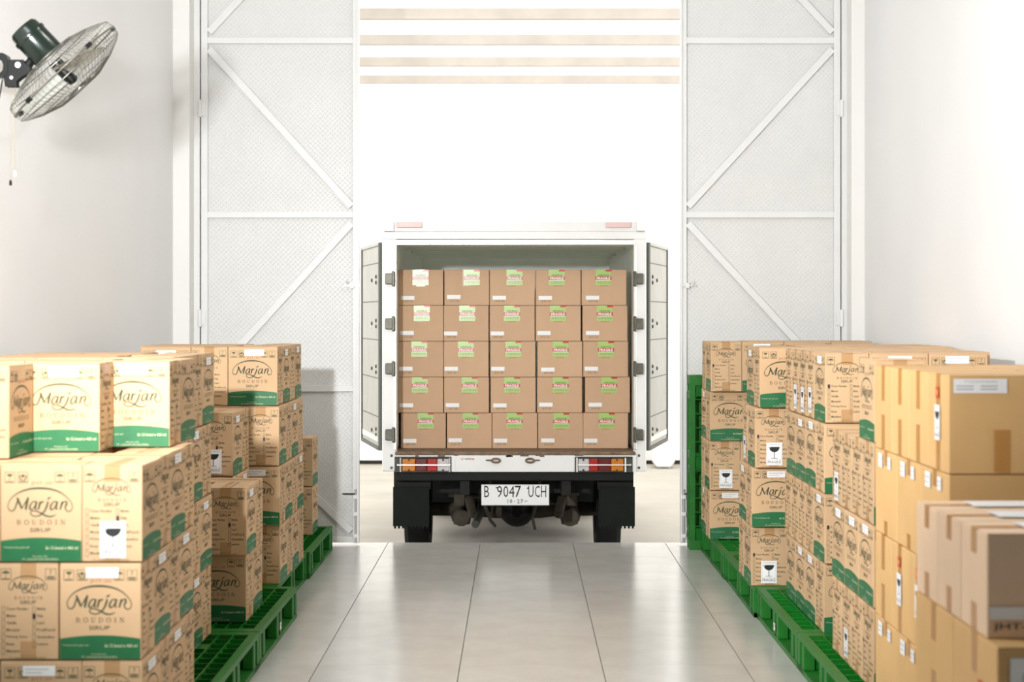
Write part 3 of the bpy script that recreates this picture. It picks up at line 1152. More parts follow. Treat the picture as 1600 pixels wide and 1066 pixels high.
def stick(parent, name, ink, face, sx, sy, du, z):
    me = flat_label_mesh(name, ink)
    if face == 'aisle':
        return link(name, me, parent, (-sx / 2 - 0.0014, -du, z), PI)
    return link(name, me, parent, (du, -sy / 2 - 0.0014, z), -PI / 2)


def plain_carton(x0, y0, z0, sx, sy, sz, label, material=M_KRAFT_P, drop=(0.11, 0.11), along='x', name='plain_carton'):
    key = (sx, sy, sz, material.name, drop, along)
    if key not in _PM:
        _PM[key] = (carton_body_mesh(sx - .003, sy - .003, sz - .002, material, 0.8, len(_PM)),
                    tape_mesh(sx - .003, sy - .003, sz - .002, 0.046, drop[0], drop[1], M_TAPEO, along))
    bm_, tm_ = _PM[key]
    o = link(name, bm_, None, (x0 + sx / 2, y0 + sy / 2, z0), math.radians(random.uniform(-.2, .2)))
    tag(o, label, 'carton', 'plain kraft cartons along the bare wall')
    put_tape(tm_, o)
    return o


def red_ink():
    k = Ink()
    k.rect(-.017, .017, 0, .034, M_RED)
    k.rect(-.006, .006, .010, .024, M_KRAFT_P, 1)
    return k


PZ = 0.15
SB1 = 'second stack along bare wall'
SB0 = 'first stack along bare wall'
XA = 1.25
ph = 0.29
LBL = [address_ink(0.062, 0.048), address_ink(0.045, 0.04)]
for li, (n, names) in enumerate(((3, 'bottom layer'), (4, 'second layer up'), (3, 'third layer up'), (4, 'top layer'))):
    dpt = 0.95 / n
    for i in range(n):
        y0 = 4.6 + dpt * i
        for c in range(2):
            sx = 0.31
            if c == 1 and li < 3 and i > 0:
                continue
            pos = '%s back on aisle' % ORD[i] if c == 0 else '%s back behind the aisle row' % ORD[i]
            if i == 0:
                pos = 'front aisle corner' if c == 0 else 'second in front row'
            o = plain_carton(XA + c * sx, y0, PZ + li * ph, sx, dpt, ph, 'plain kraft carton, %s, %s, %s' % (pos, names, SB1), drop=((0.12, 0.12) if n == 4 else (0.05, 0.05)))
            if c == 0 and n == 3:
                stick(o, 'address_label', LBL[0], 'aisle', sx, dpt, -0.07, ph - .062)
                stick(o, 'address_label', LBL[1], 'aisle', sx, dpt, 0.06, ph - .058)
            if c == 0 and n == 4 and (li, i) in ((3, 0), (1, 2), (1, 1)):
                stick(o, 'red_sticker', red_ink(), 'aisle', sx, dpt, 0, ph - .075)
                kk = Ink()
                kk.rect(-.03, .03, 0, .105, M_PAPER)
                goblet(kk, 0, .035, .085, M_BLACK, 1)
                kk.text('FRAGILE', -.024, .024, .010, .022, M_GREYINK, lift=1)
                stick(o, 'fragile_label', kk, 'aisle', sx, dpt, 0, ph - .20)
            if i == 0 and li != 2:
                ak = Ink()
                ak.rect(-.078, .078, 0, .042, M_PAPER)
                ak.text('PT. LASALLEFOOD INDONESIA', -.045, .05, .031, .036, M_GREYINK, lift=1)
                for r_ in range(2):
                    ak.rect(-.07, -.02, .010 + .009 * r_, .013 + .009 * r_, M_GREYINK, 1)
                    ak.rect(.0, .05, .010 + .009 * r_, .013 + .009 * r_, M_GREYINK, 1)
                stick(o, 'address_label', ak, 'front', sx, dpt, -.063, ph - .055)
                tk = Ink()
                tk.rect(-.024, .024, 0, .125, M_TAPEO)
                stick(o, 'tape', tk, 'front', sx, dpt, 0.0, .004)
# foremost plain stack
XB = 1.11
for li in range(2):
    nm = ('bottom layer', 'second layer up')[li]
    for i in range(2):
        o = plain_carton(XB, 3.67 + .38 * i, PZ + li * .282, 0.40, 0.38, 0.282, 'plain kraft carton, %s, %s, %s' % (('front aisle corner', 'second back on aisle')[i], nm, SB0), drop=(.10, .10))
        if i == 0 and li == 1:
            stick(o, 'red_sticker', red_ink(), 'aisle', .40, .38, 0.06, .14)
            ak = Ink()
            ak.rect(-.075, .075, 0, .085, M_PAPER)
            ak.text('JHT-20', -.05, .05, .02, .05, M_GREYINK, lift=1)
            stick(o, 'address_label', ak, 'front', .40, .38, -.095, .17)
ztop = PZ + 2 * .282
for i in range(3):
    o = plain_carton(XB + .002, 3.76 + .222 * i, ztop, 0.33, 0.222, 0.252, 'pale plain carton, %s, top layer, %s' % (('front aisle corner', 'second back on aisle', 'third back on aisle')[i], SB0), drop=(.062, .068), material=M_KRAFT_L)
    if i == 0:
        ak = Ink()
        ak.rect(-.11, .11, 0, .030, M_PAPER)
        ak.text('JHT-20', -.10, .02, -.028, -.008, M_BLACK)
        stick(o, 'address_label', ak, 'front', .33, .222, -.05, .045)
    pk = MB()
    pk.box(-.05, .12, -.06, .06, 0.2535, 0.2545, M_PAPER)
    pk.obj('packing_slip', o)


# ------------------------------------------------------------------ the truck
TY = 10.55                      # rear face of the cargo box


def tx(px, s_=234.5):
    return (px - 810) / s_


def tz(py, s_=234.5):
    return CAM_H - (py - 492) / s_


truck = empty('box_truck', (0, 0, GZ))
tag(truck, 'white box truck with open rear doors backed up to the doorway', 'truck')
truck_o = truck


def tp(mb, name, parent=truck, **kw):
    """truck part: world coordinates, then parented keeping its place"""
    for p in mb.v:
        p.z -= GZ
    return mb.obj(name, parent, **kw)


XL0, XL1, XR1, XR0 = tx(597), tx(620), tx(990), tx(1010)
ZT, ZO, ZS, ZB = tz(346), tz(382), tz(703), tz(737)
LEN = 3.1
# posts
for nm, a, b in (('l', XL0, XL1), ('r', XR1, XR0)):
    m = MB()
    m.box(a, b, TY, TY + .07, ZB, tz(372), M_TRUCKW)
    inner = b if nm == 'l' else a
    sg = -1 if nm == 'l' else 1
    po = tp(m, 'corner_post', bevel=0.006)
    m = MB()
    m.box(inner + (sg * .022 if sg < 0 else 0), inner + (.022 if sg > 0 else 0), TY - .012, TY + .02, ZS, ZO, M_ALU)
    tp(m, 'post_trim', bevel=0.004)
    # bolts at the post foot
    for z in (tz(712), tz(731)):
        m = MB()
        xm = inner + sg * .035
        m.lathe([(0.009, 0), (0.009, 0.008), (0.004, 0.011)], 10, M_HINGE, Matrix.Translation((xm, TY, z)) @ Matrix.Rotation(PI / 2, 4, 'X'))
        tp(m, 'bolt')
    # hinge brackets
    for py in (436, 506, 576, 679):
        z = tz(py)
        hx = a + .028 if nm == 'l' else b - .028
        kx = a + .075 if nm == 'l' else b - .075
        m = MB()
        xa_, xb_ = sorted((hx - sg * (-.004) - .0, kx))
        m.box(xa_, xb_, TY - .045, TY, z - .036, z + .036, M_HINGE)
        hb = tp(m, 'hinge', bevel=0.004)
        m = MB()
        k0, k1 = sorted((kx - sg * .014, kx + sg * .006))
        m.box(k0, k1, TY - .055, TY, z - .051, z + .051, M_HINGE)
        tp(m, 'hinge_lug', hb, bevel=0.006)
# header and top rail
m = MB()
m.box(XL0, XR0, TY - .005, TY + .07, tz(374), tz(362), M_TRUCKW)
m.box(XL0 + .01, XR0 - .01, TY + .0, TY + .07, tz(362), ZT, M_TRUCKW)
tp(m, 'top_rail', bevel=0.004)
m = MB()
m.box(XL1 - .01, XR1 + .01, TY - .015, TY + .05, tz(383), tz(375), M_ALU)
tp(m, 'header_trim', bevel=0.003)
for x0, x1 in ((tx(600), tx(616)), (tx(994), tx(1009))):
    m = MB()
    m.box(x0, x1, TY - .03, TY, tz(362), tz(345), M_ALU)
    tp(m, 'corner_cap', bevel=0.005)
for x0, x1 in ((tx(620), tx(660)), (tx(946), tx(986))):
    m = MB()
    m.box(x0, x1, TY - .022, TY, tz(356), tz(347), M_PINK)
    tp(m, 'marker_lamp', bevel=0.004)
# cargo box shell: sides, roof, floor, bulkhead
t = 0.045
for nm, x0, x1 in (('l', XL0 + .005, XL1 - .02), ('r', XR1 + .02, XR0 - .005)):
    m = MB()
    m.box(x0, x1, TY + .07, TY + LEN, ZS - .06, ZT - .02, M_TRUCKW)
    tp(m, 'side_panel')
    m = MB()
    xi = (x1, x1 + .004) if nm == 'l' else (x0 - .004, x0)
    m.box(xi[0], xi[1], TY + .07, TY + LEN, ZS, ZO + .03, M_TRUCKI)
    tp(m, 'inner_lining')
m = MB()
m.box(XL0 + .01, XR0 - .01, TY + .07, TY + LEN, ZT - .022, ZT - .018, M_TROOF)
tp(m, 'roof_panel')
for k in range(5):
    m = MB()
    m.box(XL1 - .015, XR1 + .015, TY + .5 + .55 * k, TY + .54 + .55 * k, ZO + .005, ZO + .03, M_TRUCKI)
    tp(m, 'roof_bow')
m = MB()
m.box(XL1 - .02, XR1 + .02, TY + .02, TY + LEN, ZS - .08, ZS - .021, M_RUST)
tp(m, 'cargo_floor')
m = MB()
m.box(XL0 + .01, XR0 - .01, TY + LEN, TY + LEN + .05, ZS - .06, ZT - .02, M_TRUCKW)
tp(m, 'bulkhead')
# rear sill: rusty step and white panel
m = MB()
m.box(XL1 - .01, XR1 + .01, TY - .03, TY + .03, tz(711), tz(705.5), M_RUST)
tp(m, 'sill_step', bevel=0.004)
m = MB()
m.box(tx(617), tx(994), TY - .03, TY + .03, ZB, tz(711), M_TRUCKW)
sill = tp(m, 'sill_panel', bevel=0.003)
# rust streaks: flakes of bare metal along the edge
rr = random.Random(3)
for k in range(9):
    m = MB()
    x = tx(rr.choice([rr.uniform(700, 900), rr.uniform(640, 970)]))
    wv = rr.uniform(.006, .03)
    m.box(x - wv, x + wv, TY - .0312, TY - .030, tz(711) - rr.uniform(.004, .012), tz(711), M_RUST)
    tp(m, 'rust_patch', sill)
# rope hooks
for px, sg in ((775, -1), (828, 1)):
    m = MB()
    z = tz(719)
    cx = tx(px)
    pts = [(cx + .028 * math.cos(a), TY - .042, z + .013 * math.sin(a)) for a in [2 * PI * i / 14 for i in range(14)]]
    m.tube(pts, 0.0065, M_RUST, 8, closed=True)
    m.tube([(cx + sg * .028, TY - .042, z), (cx + sg * .05, TY - .036, z + .002), (cx + sg * .068, TY - .030, z + .001)], [.006, .005, .003], M_RUST, 8)
    m.box(cx - .012, cx + .012, TY - .048, TY - .028, z + .006, z + .018, M_RUST)
    tp(m, 'rope_hook')
# small dealer sticker on the sill
k_ = Ink()
k_.stroke([(-.052, .008), (-.045, -.006), (-.036, .010)], [.003, .004, .002], M_RED)
k_.text('WHITE', -.030, .008, -.005, .006, M_BLACK, bold=.02)
k_.text('PRIM', .010, .034, -.005, .006, M_RED, bold=.02)
m = MB()
k_.to(m, lambda u, v, l: (tx(733) + u, TY - .0308, tz(717) + v))
tp(m, 'sticker')
# tail lamps with guard bars
for sg, pl, pr in ((-1, 617, 707), (1, 898, 988)):
    m = MB()
    x0, x1 = tx(pl), tx(pr)
    m.box(x0, x1, TY - .036, TY - .03, tz(737.5), tz(713), M_STEELD)
    tl = tp(m, 'tail_lamp', bevel=0.002)
    cells = [(630, 650, M_AMBER), (650, 668, M_LDRED), (668, 684, M_LRED), (684, 702, M_LCLEAR)] if sg < 0 else [(903, 920, M_LCLEAR), (920, 934, M_LRED), (934, 954, M_LDRED), (954, 973, M_AMBER)]
    for c0, c1, mm in cells:
        m = MB()
        m.box(tx(c0) + .001, tx(c1) - .001, TY - .062, TY - .036, tz(735), tz(716), mm)
        m.v[4].z += 0
        tp(m, 'lens', tl, bevel=0.005)
    for c in (640, 693) if sg < 0 else (911, 963):
        for zz in (tz(717.5), tz(733.5)):
            m = MB()
            m.lathe([(0.008, 0), (0.006, 0.004)], 8, M_STEELD, Matrix.Translation((tx(c), TY - .062, zz)) @ Matrix.Rotation(PI / 2, 4, 'X'))
            tp(m, 'lens_screw', tl)
    m = MB()
    gxs = (tx(pl + 5), tx(pr - 3))
    m.tube([(gxs[0], TY - .03, tz(725)), (gxs[0], TY - .08, tz(725)), (gxs[1], TY - .08, tz(725)), (gxs[1], TY - .03, tz(725))], .0045, M_ALU, 6)
    for gxv in (tx(627), tx(703)) if sg < 0 else (tx(901), tx(976)):
        m.tube([(gxv, TY - .07, tz(736)), (gxv, TY - .07, tz(714))], .0055, M_ALU, 6)
    m.tube([(gxs[0], TY - .07, tz(714)), (gxs[1], TY - .07, tz(714))], .0045, M_STEELD, 6)
    tp(m, 'lamp_guard', tl)
    m = MB()
    px0, px1 = (tx(706), tx(712)) if sg < 0 else (tx(890), tx(897))
    m.box(px0, px1, TY - .04, TY - .03, tz(736), tz(713), M_TRUCKW)
    tp(m, 'lamp_bracket', tl)
# swung-back rear doors
for sg in (-1, 1):
    hx = tx(592) if sg < 0 else tx(1015)
    m = MB()
    hgt0, hgt1 = tz(706), tz(378)
    wd = 0.87
    th = 0.032
    ang = math.radians(13.5)
    d = Vector((sg * math.sin(ang), math.cos(ang), 0))
    nrm = Vector((sg * math.cos(ang), -math.sin(ang), 0))
    o_ = Vector((hx, TY + .075, 0)) - nrm * th

    def Q(u, v, z, d=d, nrm=nrm, o_=o_):
        p = o_ + d * u + nrm * v
        return (p.x, p.y, z)

    def slab(mb, u0, u1, v0, v1, z0, z1, material):
        v = [Q(u0, v0, z0), Q(u1, v0, z0), Q(u1, v1, z0), Q(u0, v1, z0), Q(u0, v0, z1), Q(u1, v0, z1), Q(u1, v1, z1), Q(u0, v1, z1)]
        mb.add(v, [(0, 3, 2, 1), (4, 5, 6, 7), (0, 1, 5, 4), (1, 2, 6, 5), (2, 3, 7, 6), (3, 0, 4, 7)], material)
    slab(m, 0.02, wd - .02, 0.0, th, hgt0 + .02, hgt1 - .02, M_DOORIN)
    dr = tp(m, 'cargo_door', bevel=0.004)
    m = MB()
    slab(m, 0, .05, -.004, th + .004, hgt0, hgt1, M_SEAL)
    slab(m, wd - .03, wd, -.012, th + .008, hgt0, hgt1, M_SEAL)
    slab(m, .03, wd - .03, -.012, th + .008, hgt0, hgt0 + .025, M_SEAL)
    slab(m, .03, wd - .03, -.012, th + .008, hgt1 - .02, hgt1, M_DOORIN)
    tp(m, 'door_seal', dr)
    m = MB()
    slab(m, .06, wd - .06, th, th + .006, hgt0 + .055, hgt0 + .09, M_ALU)
    tp(m, 'kick_strip', dr)
    for zz in (436, 506, 579, 679):
        for u_, dz in ((.16, .02), (.16, -.02), (.36, .0)):
            m = MB()
            c = Q(u_, th, tz(zz) + dz)
            rot = nrm.to_track_quat('Z', 'Y').to_matrix().to_4x4()
            m.lathe([(0.014, 0), (0.012, 0.007), (0.005, 0.009)], 10, M_STEELD, Matrix.Translation(c) @ rot)
            tp(m, 'rivet', dr)
    for k in range(5):
        m = MB()
        zz = hgt0 + .22 + k * .26
        slab(m, .05, wd - .05, th, th + .002, zz, zz + .006, M_SEAL)
        tp(m, 'panel_seam', dr)
# bumper beam, chassis, springs, axle, wheels
m = MB()
m.box(tx(618), tx(990), TY + .02, TY + .10, tz(752), ZB, M_CHASSIS)
tp(m, 'rear_crossmember', bevel=0.004)
for x in (-.36, .32):
    m = MB()
    m.box(x - .03, x + .03, TY + .05, TY + 4.6, tz(775), ZB + .02, M_CHASSIS)
    tp(m, 'chassis_rail')
AY = 11.85
AZ = GZ + .33
for sg, xo in ((-1, -.845), (1, .76)):
    for k, xc in enumerate((xo - sg * .10,)):
        m = MB()
        prof = [(.19, -.085), (.30, -.09), (.325, -.06), (.33, 0), (.325, .06), (.30, .09), (.19, .085)]
        m.lathe(prof, 32, M_TYRE, Matrix.Translation((xc, AY, AZ)) @ Matrix.Rotation(PI / 2, 4, 'Y'), cap=False)
        wl = tp(m, 'wheel', smooth=True)
        m = MB()
        m.lathe([(.19, -.06), (.10, -.02), (.05, .02), (.05, .05)], 24, M_MUDDY, Matrix.Translation((xc, AY, AZ)) @ Matrix.Rotation(PI / 2, 4, 'Y'))
        tp(m, 'rim', wl, smooth=True)
    m = MB()
    prof = [(.19, -.085), (.30, -.09), (.325, -.06), (.33, 0), (.325, .06), (.30, .09), (.19, .085)]
    m.lathe(prof, 32, M_TYRE, Matrix.Translation((xo - sg * .12, AY + 2.45, AZ)) @ Matrix.Rotation(PI / 2, 4, 'Y'), cap=False)
    wl = tp(m, 'wheel', smooth=True)
    m = MB()
    m.lathe([(.19, -.06), (.10, -.02), (.05, .02), (.05, .05)], 24, M_MUDDY, Matrix.Translation((xo - sg * .12, AY + 2.45, AZ)) @ Matrix.Rotation(PI / 2, 4, 'Y'))
    tp(m, 'rim', wl, smooth=True)
    # mud flap: upper board and toothed rubber skirt
    m = MB()
    a, b = (tx(613), tx(671)) if sg < 0 else (tx(935), tx(992))
    m.box(a, b, TY + .13, TY + .15, tz(768), ZB, M_CHASSIS)
    fl_ = tp(m, 'mud_flap')
    m = MB()
    a2, b2 = (tx(612), tx(669)) if sg < 0 else (tx(937), tx(994))
    m.box(a2, b2, TY + .11, TY + .125, tz(826), tz(764), M_RUBBER)
    n = 9
    for k in range(n):
        xx = a2 + (b2 - a2) * (k + .25) / n
        m.box(xx, xx + (b2 - a2) / n * .5, TY + .11, TY + .125, tz(829.5), tz(826), M_RUBBER)
    tp(m, 'rubber_skirt', fl_)
    # leaf spring and shackle
    sx_ = -.42 if sg < 0 else .38
    for k in range(5):
        L_ = .62 - .1 * k
        m = MB()
        pts = []
        for q in range(7):
            u_ = -1 + 2 * q / 6
            pts.append((sx_, AY + u_ * L_, AZ + .10 - .018 * k + .10 * u_ * u_ * (L_ / .62) ** 2))
        for q in range(6):
            m.bar(pts[q], pts[q + 1], .06, .012, (0, 0, 1), M_MUDDY)
        tp(m, 'leaf_spring')
    m = MB()
    m.box(sx_ - .035, sx_ + .035, AY - .62 - .02, AY - .62 + .02, AZ + .10, tz(752), M_MUDDY)
    m.lathe([(.028, -.05), (.028, .05)], 12, M_MUDDY, Matrix.Translation((sx_, AY - .62, AZ + .2)) @ Matrix.Rotation(PI / 2, 4, 'Y'))
    tp(m, 'spring_shackle')
    m = MB()
    m.tube([(sx_ - sg * .09, AY - .35, AZ + .0), (sx_ - sg * .06, AY - .5, AZ + .16)], .034, M_MUDDY, 12)
    m.tube([(sx_ - sg * .06, AY - .5, AZ + .16), (sx_ - sg * .04, AY - .6, AZ + .36)], .02, M_STEELD, 12)
    tp(m, 'shock_absorber', smooth=True)
    m = MB()
    m.lathe([(.06, -.04), (.075, 0), (.06, .09)], 14, M_MUDDY, Matrix.Translation((sx_, AY - .2, AZ - .03)) @ Matrix.Rotation(PI / 2, 4, 'X'))
    m.box(sx_ - .06, sx_ + .06, AY - .12, AY + .05, AZ - .10, AZ + .1, M_MUDDY)
    tp(m, 'spring_clamp', smooth=True)
m = MB()
m.tube([(-.74, AY, AZ), (-.3, AY, AZ), (-.19, AY, AZ), (.16, AY, AZ), (.28, AY, AZ), (.66, AY, AZ)], [.05, .055, .07, .07, .055, .05], M_MUDDY, 14)
tp(m, 'rear_axle', smooth=True)
m = MB()
m.lathe([(.02, -.13), (.08, -.115), (.12, -.06), (.135, 0), (.12, .06), (.08, .12), (.04, .2)], 20, M_CHASSIS, Matrix.Translation((-.01, AY, AZ)) @ Matrix.Rotation(PI / 2, 4, 'X'))
tp(m, 'differential', smooth=True)
m = MB()
m.tube([(.0, AY + .15, AZ + .02), (.0, AY + 2.3, AZ + .25)], .04, M_CHASSIS, 12)
tp(m, 'drive_shaft', smooth=True)
m = MB()
m.box(-.55, .50, TY + .55, TY + .62, tz(785), tz(748), M_CHASSIS)
m.box(-.55, .50, TY + .62, TY + 2.2, tz(775), ZS - .10, M_CHASSIS)
tp(m, 'underbody')
m = MB()
m.tube([(-.17, AY - .35, AZ - .08), (-.20, AY - .5, AZ - .02), (-.24, AY - .6, AZ + .1), (-.23, AY - .65, AZ + .25)], .012, M_MUDDY, 8)
m.tube([(.12, AY - .35, AZ - .1), (.10, AY - .5, AZ - .0), (.13, AY - .6, AZ + .12), (.12, AY - .62, AZ + .24)], .011, M_MUDDY, 8)
m.tube([(-.5, AY - .5, AZ + .16), (-.25, AY - .52, AZ + .15), (-.05, AY - .5, AZ + .1)], .014, M_MUDDY, 8)
tp(m, 'brake_hose', smooth=True)
m = MB()
m.tube([(-.30, TY + .5, .02), (-.28, TY + .9, .04), (-.28, TY + 1.6, .1)], .028, M_STEELD, 12)
tp(m, 'exhaust_pipe', smooth=True)
m = MB()
m.box(-.78, -.50, TY + 2.0, TY + 2.75, GZ + .22, ZB - .05, M_CHASSIS)
tp(m, 'tank_blocker', bevel=0.03)  # added box at the side, keeps daylight off the ground below
m = MB()
m.box(.42, .72, TY + 1.9, TY + 2.75, GZ + .25, ZB - .05, M_CHASSIS)
tp(m, 'side_blocker', bevel=0.01)  # second added box opposite, also darkens the ground under the truck
m = MB()
m.box(-.45, .40, TY + 2.2, TY + 4.4, GZ + .20, ZB - .02, M_CHASSIS)
tp(m, 'underside_blocker', bevel=0.03)  # long low box added to block light beneath the truck
# spare cab ahead of the box, mostly hidden
m = MB()
m.prism([(TY + LEN + .12, GZ + .35), (TY + LEN + 1.6, GZ + .35), (TY + LEN + 1.65, GZ + 1.1), (TY + LEN + 1.4, GZ + 1.95), (TY + LEN + .12, GZ + 2.0)], 'x', -.82, .76, M_TRUCKW)
m.box(-.8, .74, TY + LEN + .2, TY + LEN + 1.5, GZ + .16, GZ + .36, M_CHASSIS)
tp(m, 'cab', bevel=0.03)
# number plate
SPL = 236.0
m = MB()
px0, px1 = (752 - 810) / SPL, (858 - 810) / SPL
pz0, pz1 = CAM_H - (790 - 492) / SPL, CAM_H - (757.5 - 492) / SPL
PY = 2474 / SPL
m.box(px0, px1, PY, PY + .004, pz0, pz1, M_PLATEW)
npl = tp(m, 'number_plate', bevel=0.0015)
k_ = Ink()
pu = lambda x: px0 + (x - 205) / (862 - 205) * (px1 - px0)
pv_ = lambda y: pz1 - (y - 435) / (628 - 435) * (pz1 - pz0)
for ch, a, b in (('B', 234, 281), ('9', 358, 407), ('0', 419, 466), ('4', 474, 527), ('7', 532, 590), ('U', 660, 712), ('C', 724, 772), ('H', 783, 834)):
    k_.text(ch, pu(a), pu(b), pv_(552), pv_(446), M_BLACK)
k_.rect(pu(461), pu(466), pv_(608), pv_(572), M_BLACK)
for ch, a, b in (('0', 482, 505), ('2', 552, 576), ('7', 584, 610)):
    k_.text(ch, pu(a), pu(b), pv_(608), pv_(572), M_BLACK, bold=.01)
k_.rect(pu(524), pu(534), pv_(594), pv_(588), M_BLACK)
k_.stroke([(pu(620), pv_(592)), (pu(636), pv_(590)), (pu(654), pv_(584))], .003, M_BLACK)
k_.rect(pu(345), pu(362), pv_(470), pv_(458), M_BLACK)
k_.rect(pu(648), pu(662), pv_(474), pv_(462), M_BLACK)
k_.frame(px0 + .002, px1 - .002, pz0 + .002, pz1 - .002, .0012, M_GREYINK)
m = MB()
k_.to(m, lambda u, v, l: (u, PY - .0008 - .0003 * l, v))
tp(m, 'plate_lettering', npl)
m = MB()
for x in (px0 + .06, px1 - .06):
    m.bar((x, PY + .006, pz1 - .01), (x, PY + .14, tz(745)), .02, .006, (0, 1, .2), M_CHASSIS)
tp(m, 'plate_bracket', npl)

# ------------------------------------------------------------------ cartons in the truck
BY = 10.88
BS = F / BY
TCW, TCH, TCD = 0.3085, 0.2462, 0.26
ME_TC = [carton_body_mesh(TCW, TCD, TCH - .0015, M_KRAFT_T, 0.1, 40 + i) for i in range(3)]
for me_ in ME_TC:
    me_.name = 'loaded_carton'


def lime_ink():
    k = Ink()
    wv, hv = .110, .106
    k.rect(-wv / 2, wv / 2, -hv, 0, M_LIME)
    k.rect(wv * .14, wv / 2, -.012, 0, M_REDL, 1)
    k.text('AWAS PECAH', -.036, .036, -.044, -.032, M_INK, bold=.01, lift=1)
    k.rect(-wv / 2, wv / 2, -.070, -.046, M_REDL, 1)
    k.text('FRAGILE', -.047, .047, -.067, -.050, M_PAPER, bold=.03, lift=2)
    k.rect(-wv * .45, wv * .45, -.0745, -.0715, M_PAPER, 1)
    for j in range(5):
        u = -.042 + j * .019
        k.frame(u, u + .011, -.094, -.081, .0012, M_INK, 1)
    return k


ME_LIME = flat_label_mesh('fragile_sticker', lime_ink())
ai = Ink()
ai.rect(-.046, .046, 0, .027, M_PAPER)
ME_WL = flat_label_mesh('address_label', ai)
ai = Ink()
ai.text('JHT-20', -.032, .030, 0, .012, M_INK, bold=.0)
ME_JHT = flat_label_mesh('stamp', ai)
ME_GLARE = tape_mesh(TCW, TCD, TCH - .0015, .058, .115, .03, M_TAPEC, 'y')
lefts = [
    [622, 694, 765, 837, 908.5],
    [622, 693, 765, 837, 910],
    [622, 693, 766, 839.5, 911],
    [622, 693.5, 766.5, 839, 914],
    [626, 698, 769, 840.5, 911],
]
stk = [[657, 737, 804, 870, 943], [659, 730, 800, 872, 945], [655, 728, 802, 876, 947], [656, 734, 800, 876, 952], [665, 735, 804, 877, 948]]
wl = [[637, 709, 780, 852, 926], [636, 704, 777, 850, 926], [634, 705, 778, 856, 924], [635, 707, 781, 853, 930], [640, 711, 782, 856, 923]]
zb0 = CAM_H - (701 - 492) / BS
ORDX = ['first', 'second', 'third', 'fourth', 'fifth']
ROWN = ['top row', 'second row down', 'third row down', 'fourth row down', 'bottom row']
for r_ in range(5):
    for c in range(5):
        x0 = (lefts[r_][c] - 810) / BS + .001
        z0 = zb0 + (4 - r_) * TCH
        jy = random.uniform(0, .012)
        o = link('loaded_carton', random.choice(ME_TC), None, (x0 + TCW / 2, BY + TCD / 2 + jy, z0), 0)
        tag(o, 'carton in truck with lime fragile sticker, %s, %s from fan-wall side' % (ROWN[r_], ORDX[c]), 'carton', 'cartons loaded in the truck')
        su = (stk[r_][c] - 810) / BS - (x0 + TCW / 2)
        link('fragile_sticker', ME_LIME, o, (su, -TCD / 2 - .0005, TCH - .0025), -PI / 2)
        wu = (wl[r_][c] - 810) / BS - (x0 + TCW / 2)
        link('address_label', ME_WL, o, (wu, -TCD / 2 - .0005, .040 + random.uniform(-.004, .004)), -PI / 2)
        link('stamp', ME_JHT, o, (wu + .006, -TCD / 2 - .0005, .020), -PI / 2)
        link('tape', ME_GLARE[0], o)

# ------------------------------------------------------------------ the wall fan
FS = 416.0
FY = F / FS
FC = Vector(((101 - 810) / FS, FY, CAM_H + (492 - 112) / FS))
axis = Vector((0.672, 0.245, -0.728)).normalized()
fan = empty('wall_fan', (0, 0, 0))
tag(fan, 'dark green wall fan with wire cage tilted down on a black bracket', 'fan')
# local frame: z = axis, so parts can be turned about it
zax = axis
xax = Vector((0, 1, 0)).cross(zax).normalized()
yax = zax.cross(xax)
FX = Matrix.Translation(FC) @ Matrix((xax, yax, zax)).transposed().to_4x4()


def fp(mb, name, parent=None, **kw):
    return mb.obj(name, parent or fan, **kw)


R_ = 0.250


def wires(prof, n, ring_rs, name):
    m = MB()
    for j in range(n):
        a = 2 * PI * j / n
        m.tube([FX @ Vector((r * math.cos(a), r * math.sin(a), z)) for r, z in prof], 0.0008, M_CHROME, 4, cap=False)
    for r, z in ring_rs:
        m.tube([FX @ Vector((r * math.cos(a), r * math.sin(a), z)) for a in [2 * PI * i / 48 for i in range(48)]], 0.0017, M_CHROME, 5, closed=True)
    return fp(m, name)


front = [(.055, .088), (.10, .086), (.17, .066), (.225, .042), (.244, .028), (R_, .002)]
rear = [(.075, -.080), (.11, -.078), (.17, -.062), (.225, -.042), (.244, -.030), (R_, -.002)]
wires(front, 76, [(.10, .086), (.17, .066), (.244, .028)], 'front_grille')
wires(rear, 76, [(.11, -.078), (.17, -.062), (.244, -.030)], 'rear_grille')
m = MB()
m.tube([FX @ Vector((R_ * math.cos(a), R_ * math.sin(a), 0)) for a in [2 * PI * i / 64 for i in range(64)]], .0036, M_CHROME, 6, closed=True)
fp(m, 'rim_ring')
for k in range(5):
    a = 2 * PI * k / 5 + .3
    m = MB()
    m.box(R_ - .006, R_ + .006, -.012, .012, -.008, .008, M_FANBLK, FX @ Matrix.Rotation(a, 4, 'Z'))
    fp(m, 'rim_clip')
m = MB()
m.lathe([(.0, .088), (.05, .087), (.057, .083), (.057, .078)], 28, M_FANB, FX, cap=False)
fp(m, 'badge_disc', smooth=True)
m = MB()
m.lathe([(.024, -.05), (.026, .03), (.018, .05), (.002, .055)], 20, M_FANBLK, FX)
hub = fp(m, 'hub', smooth=True)
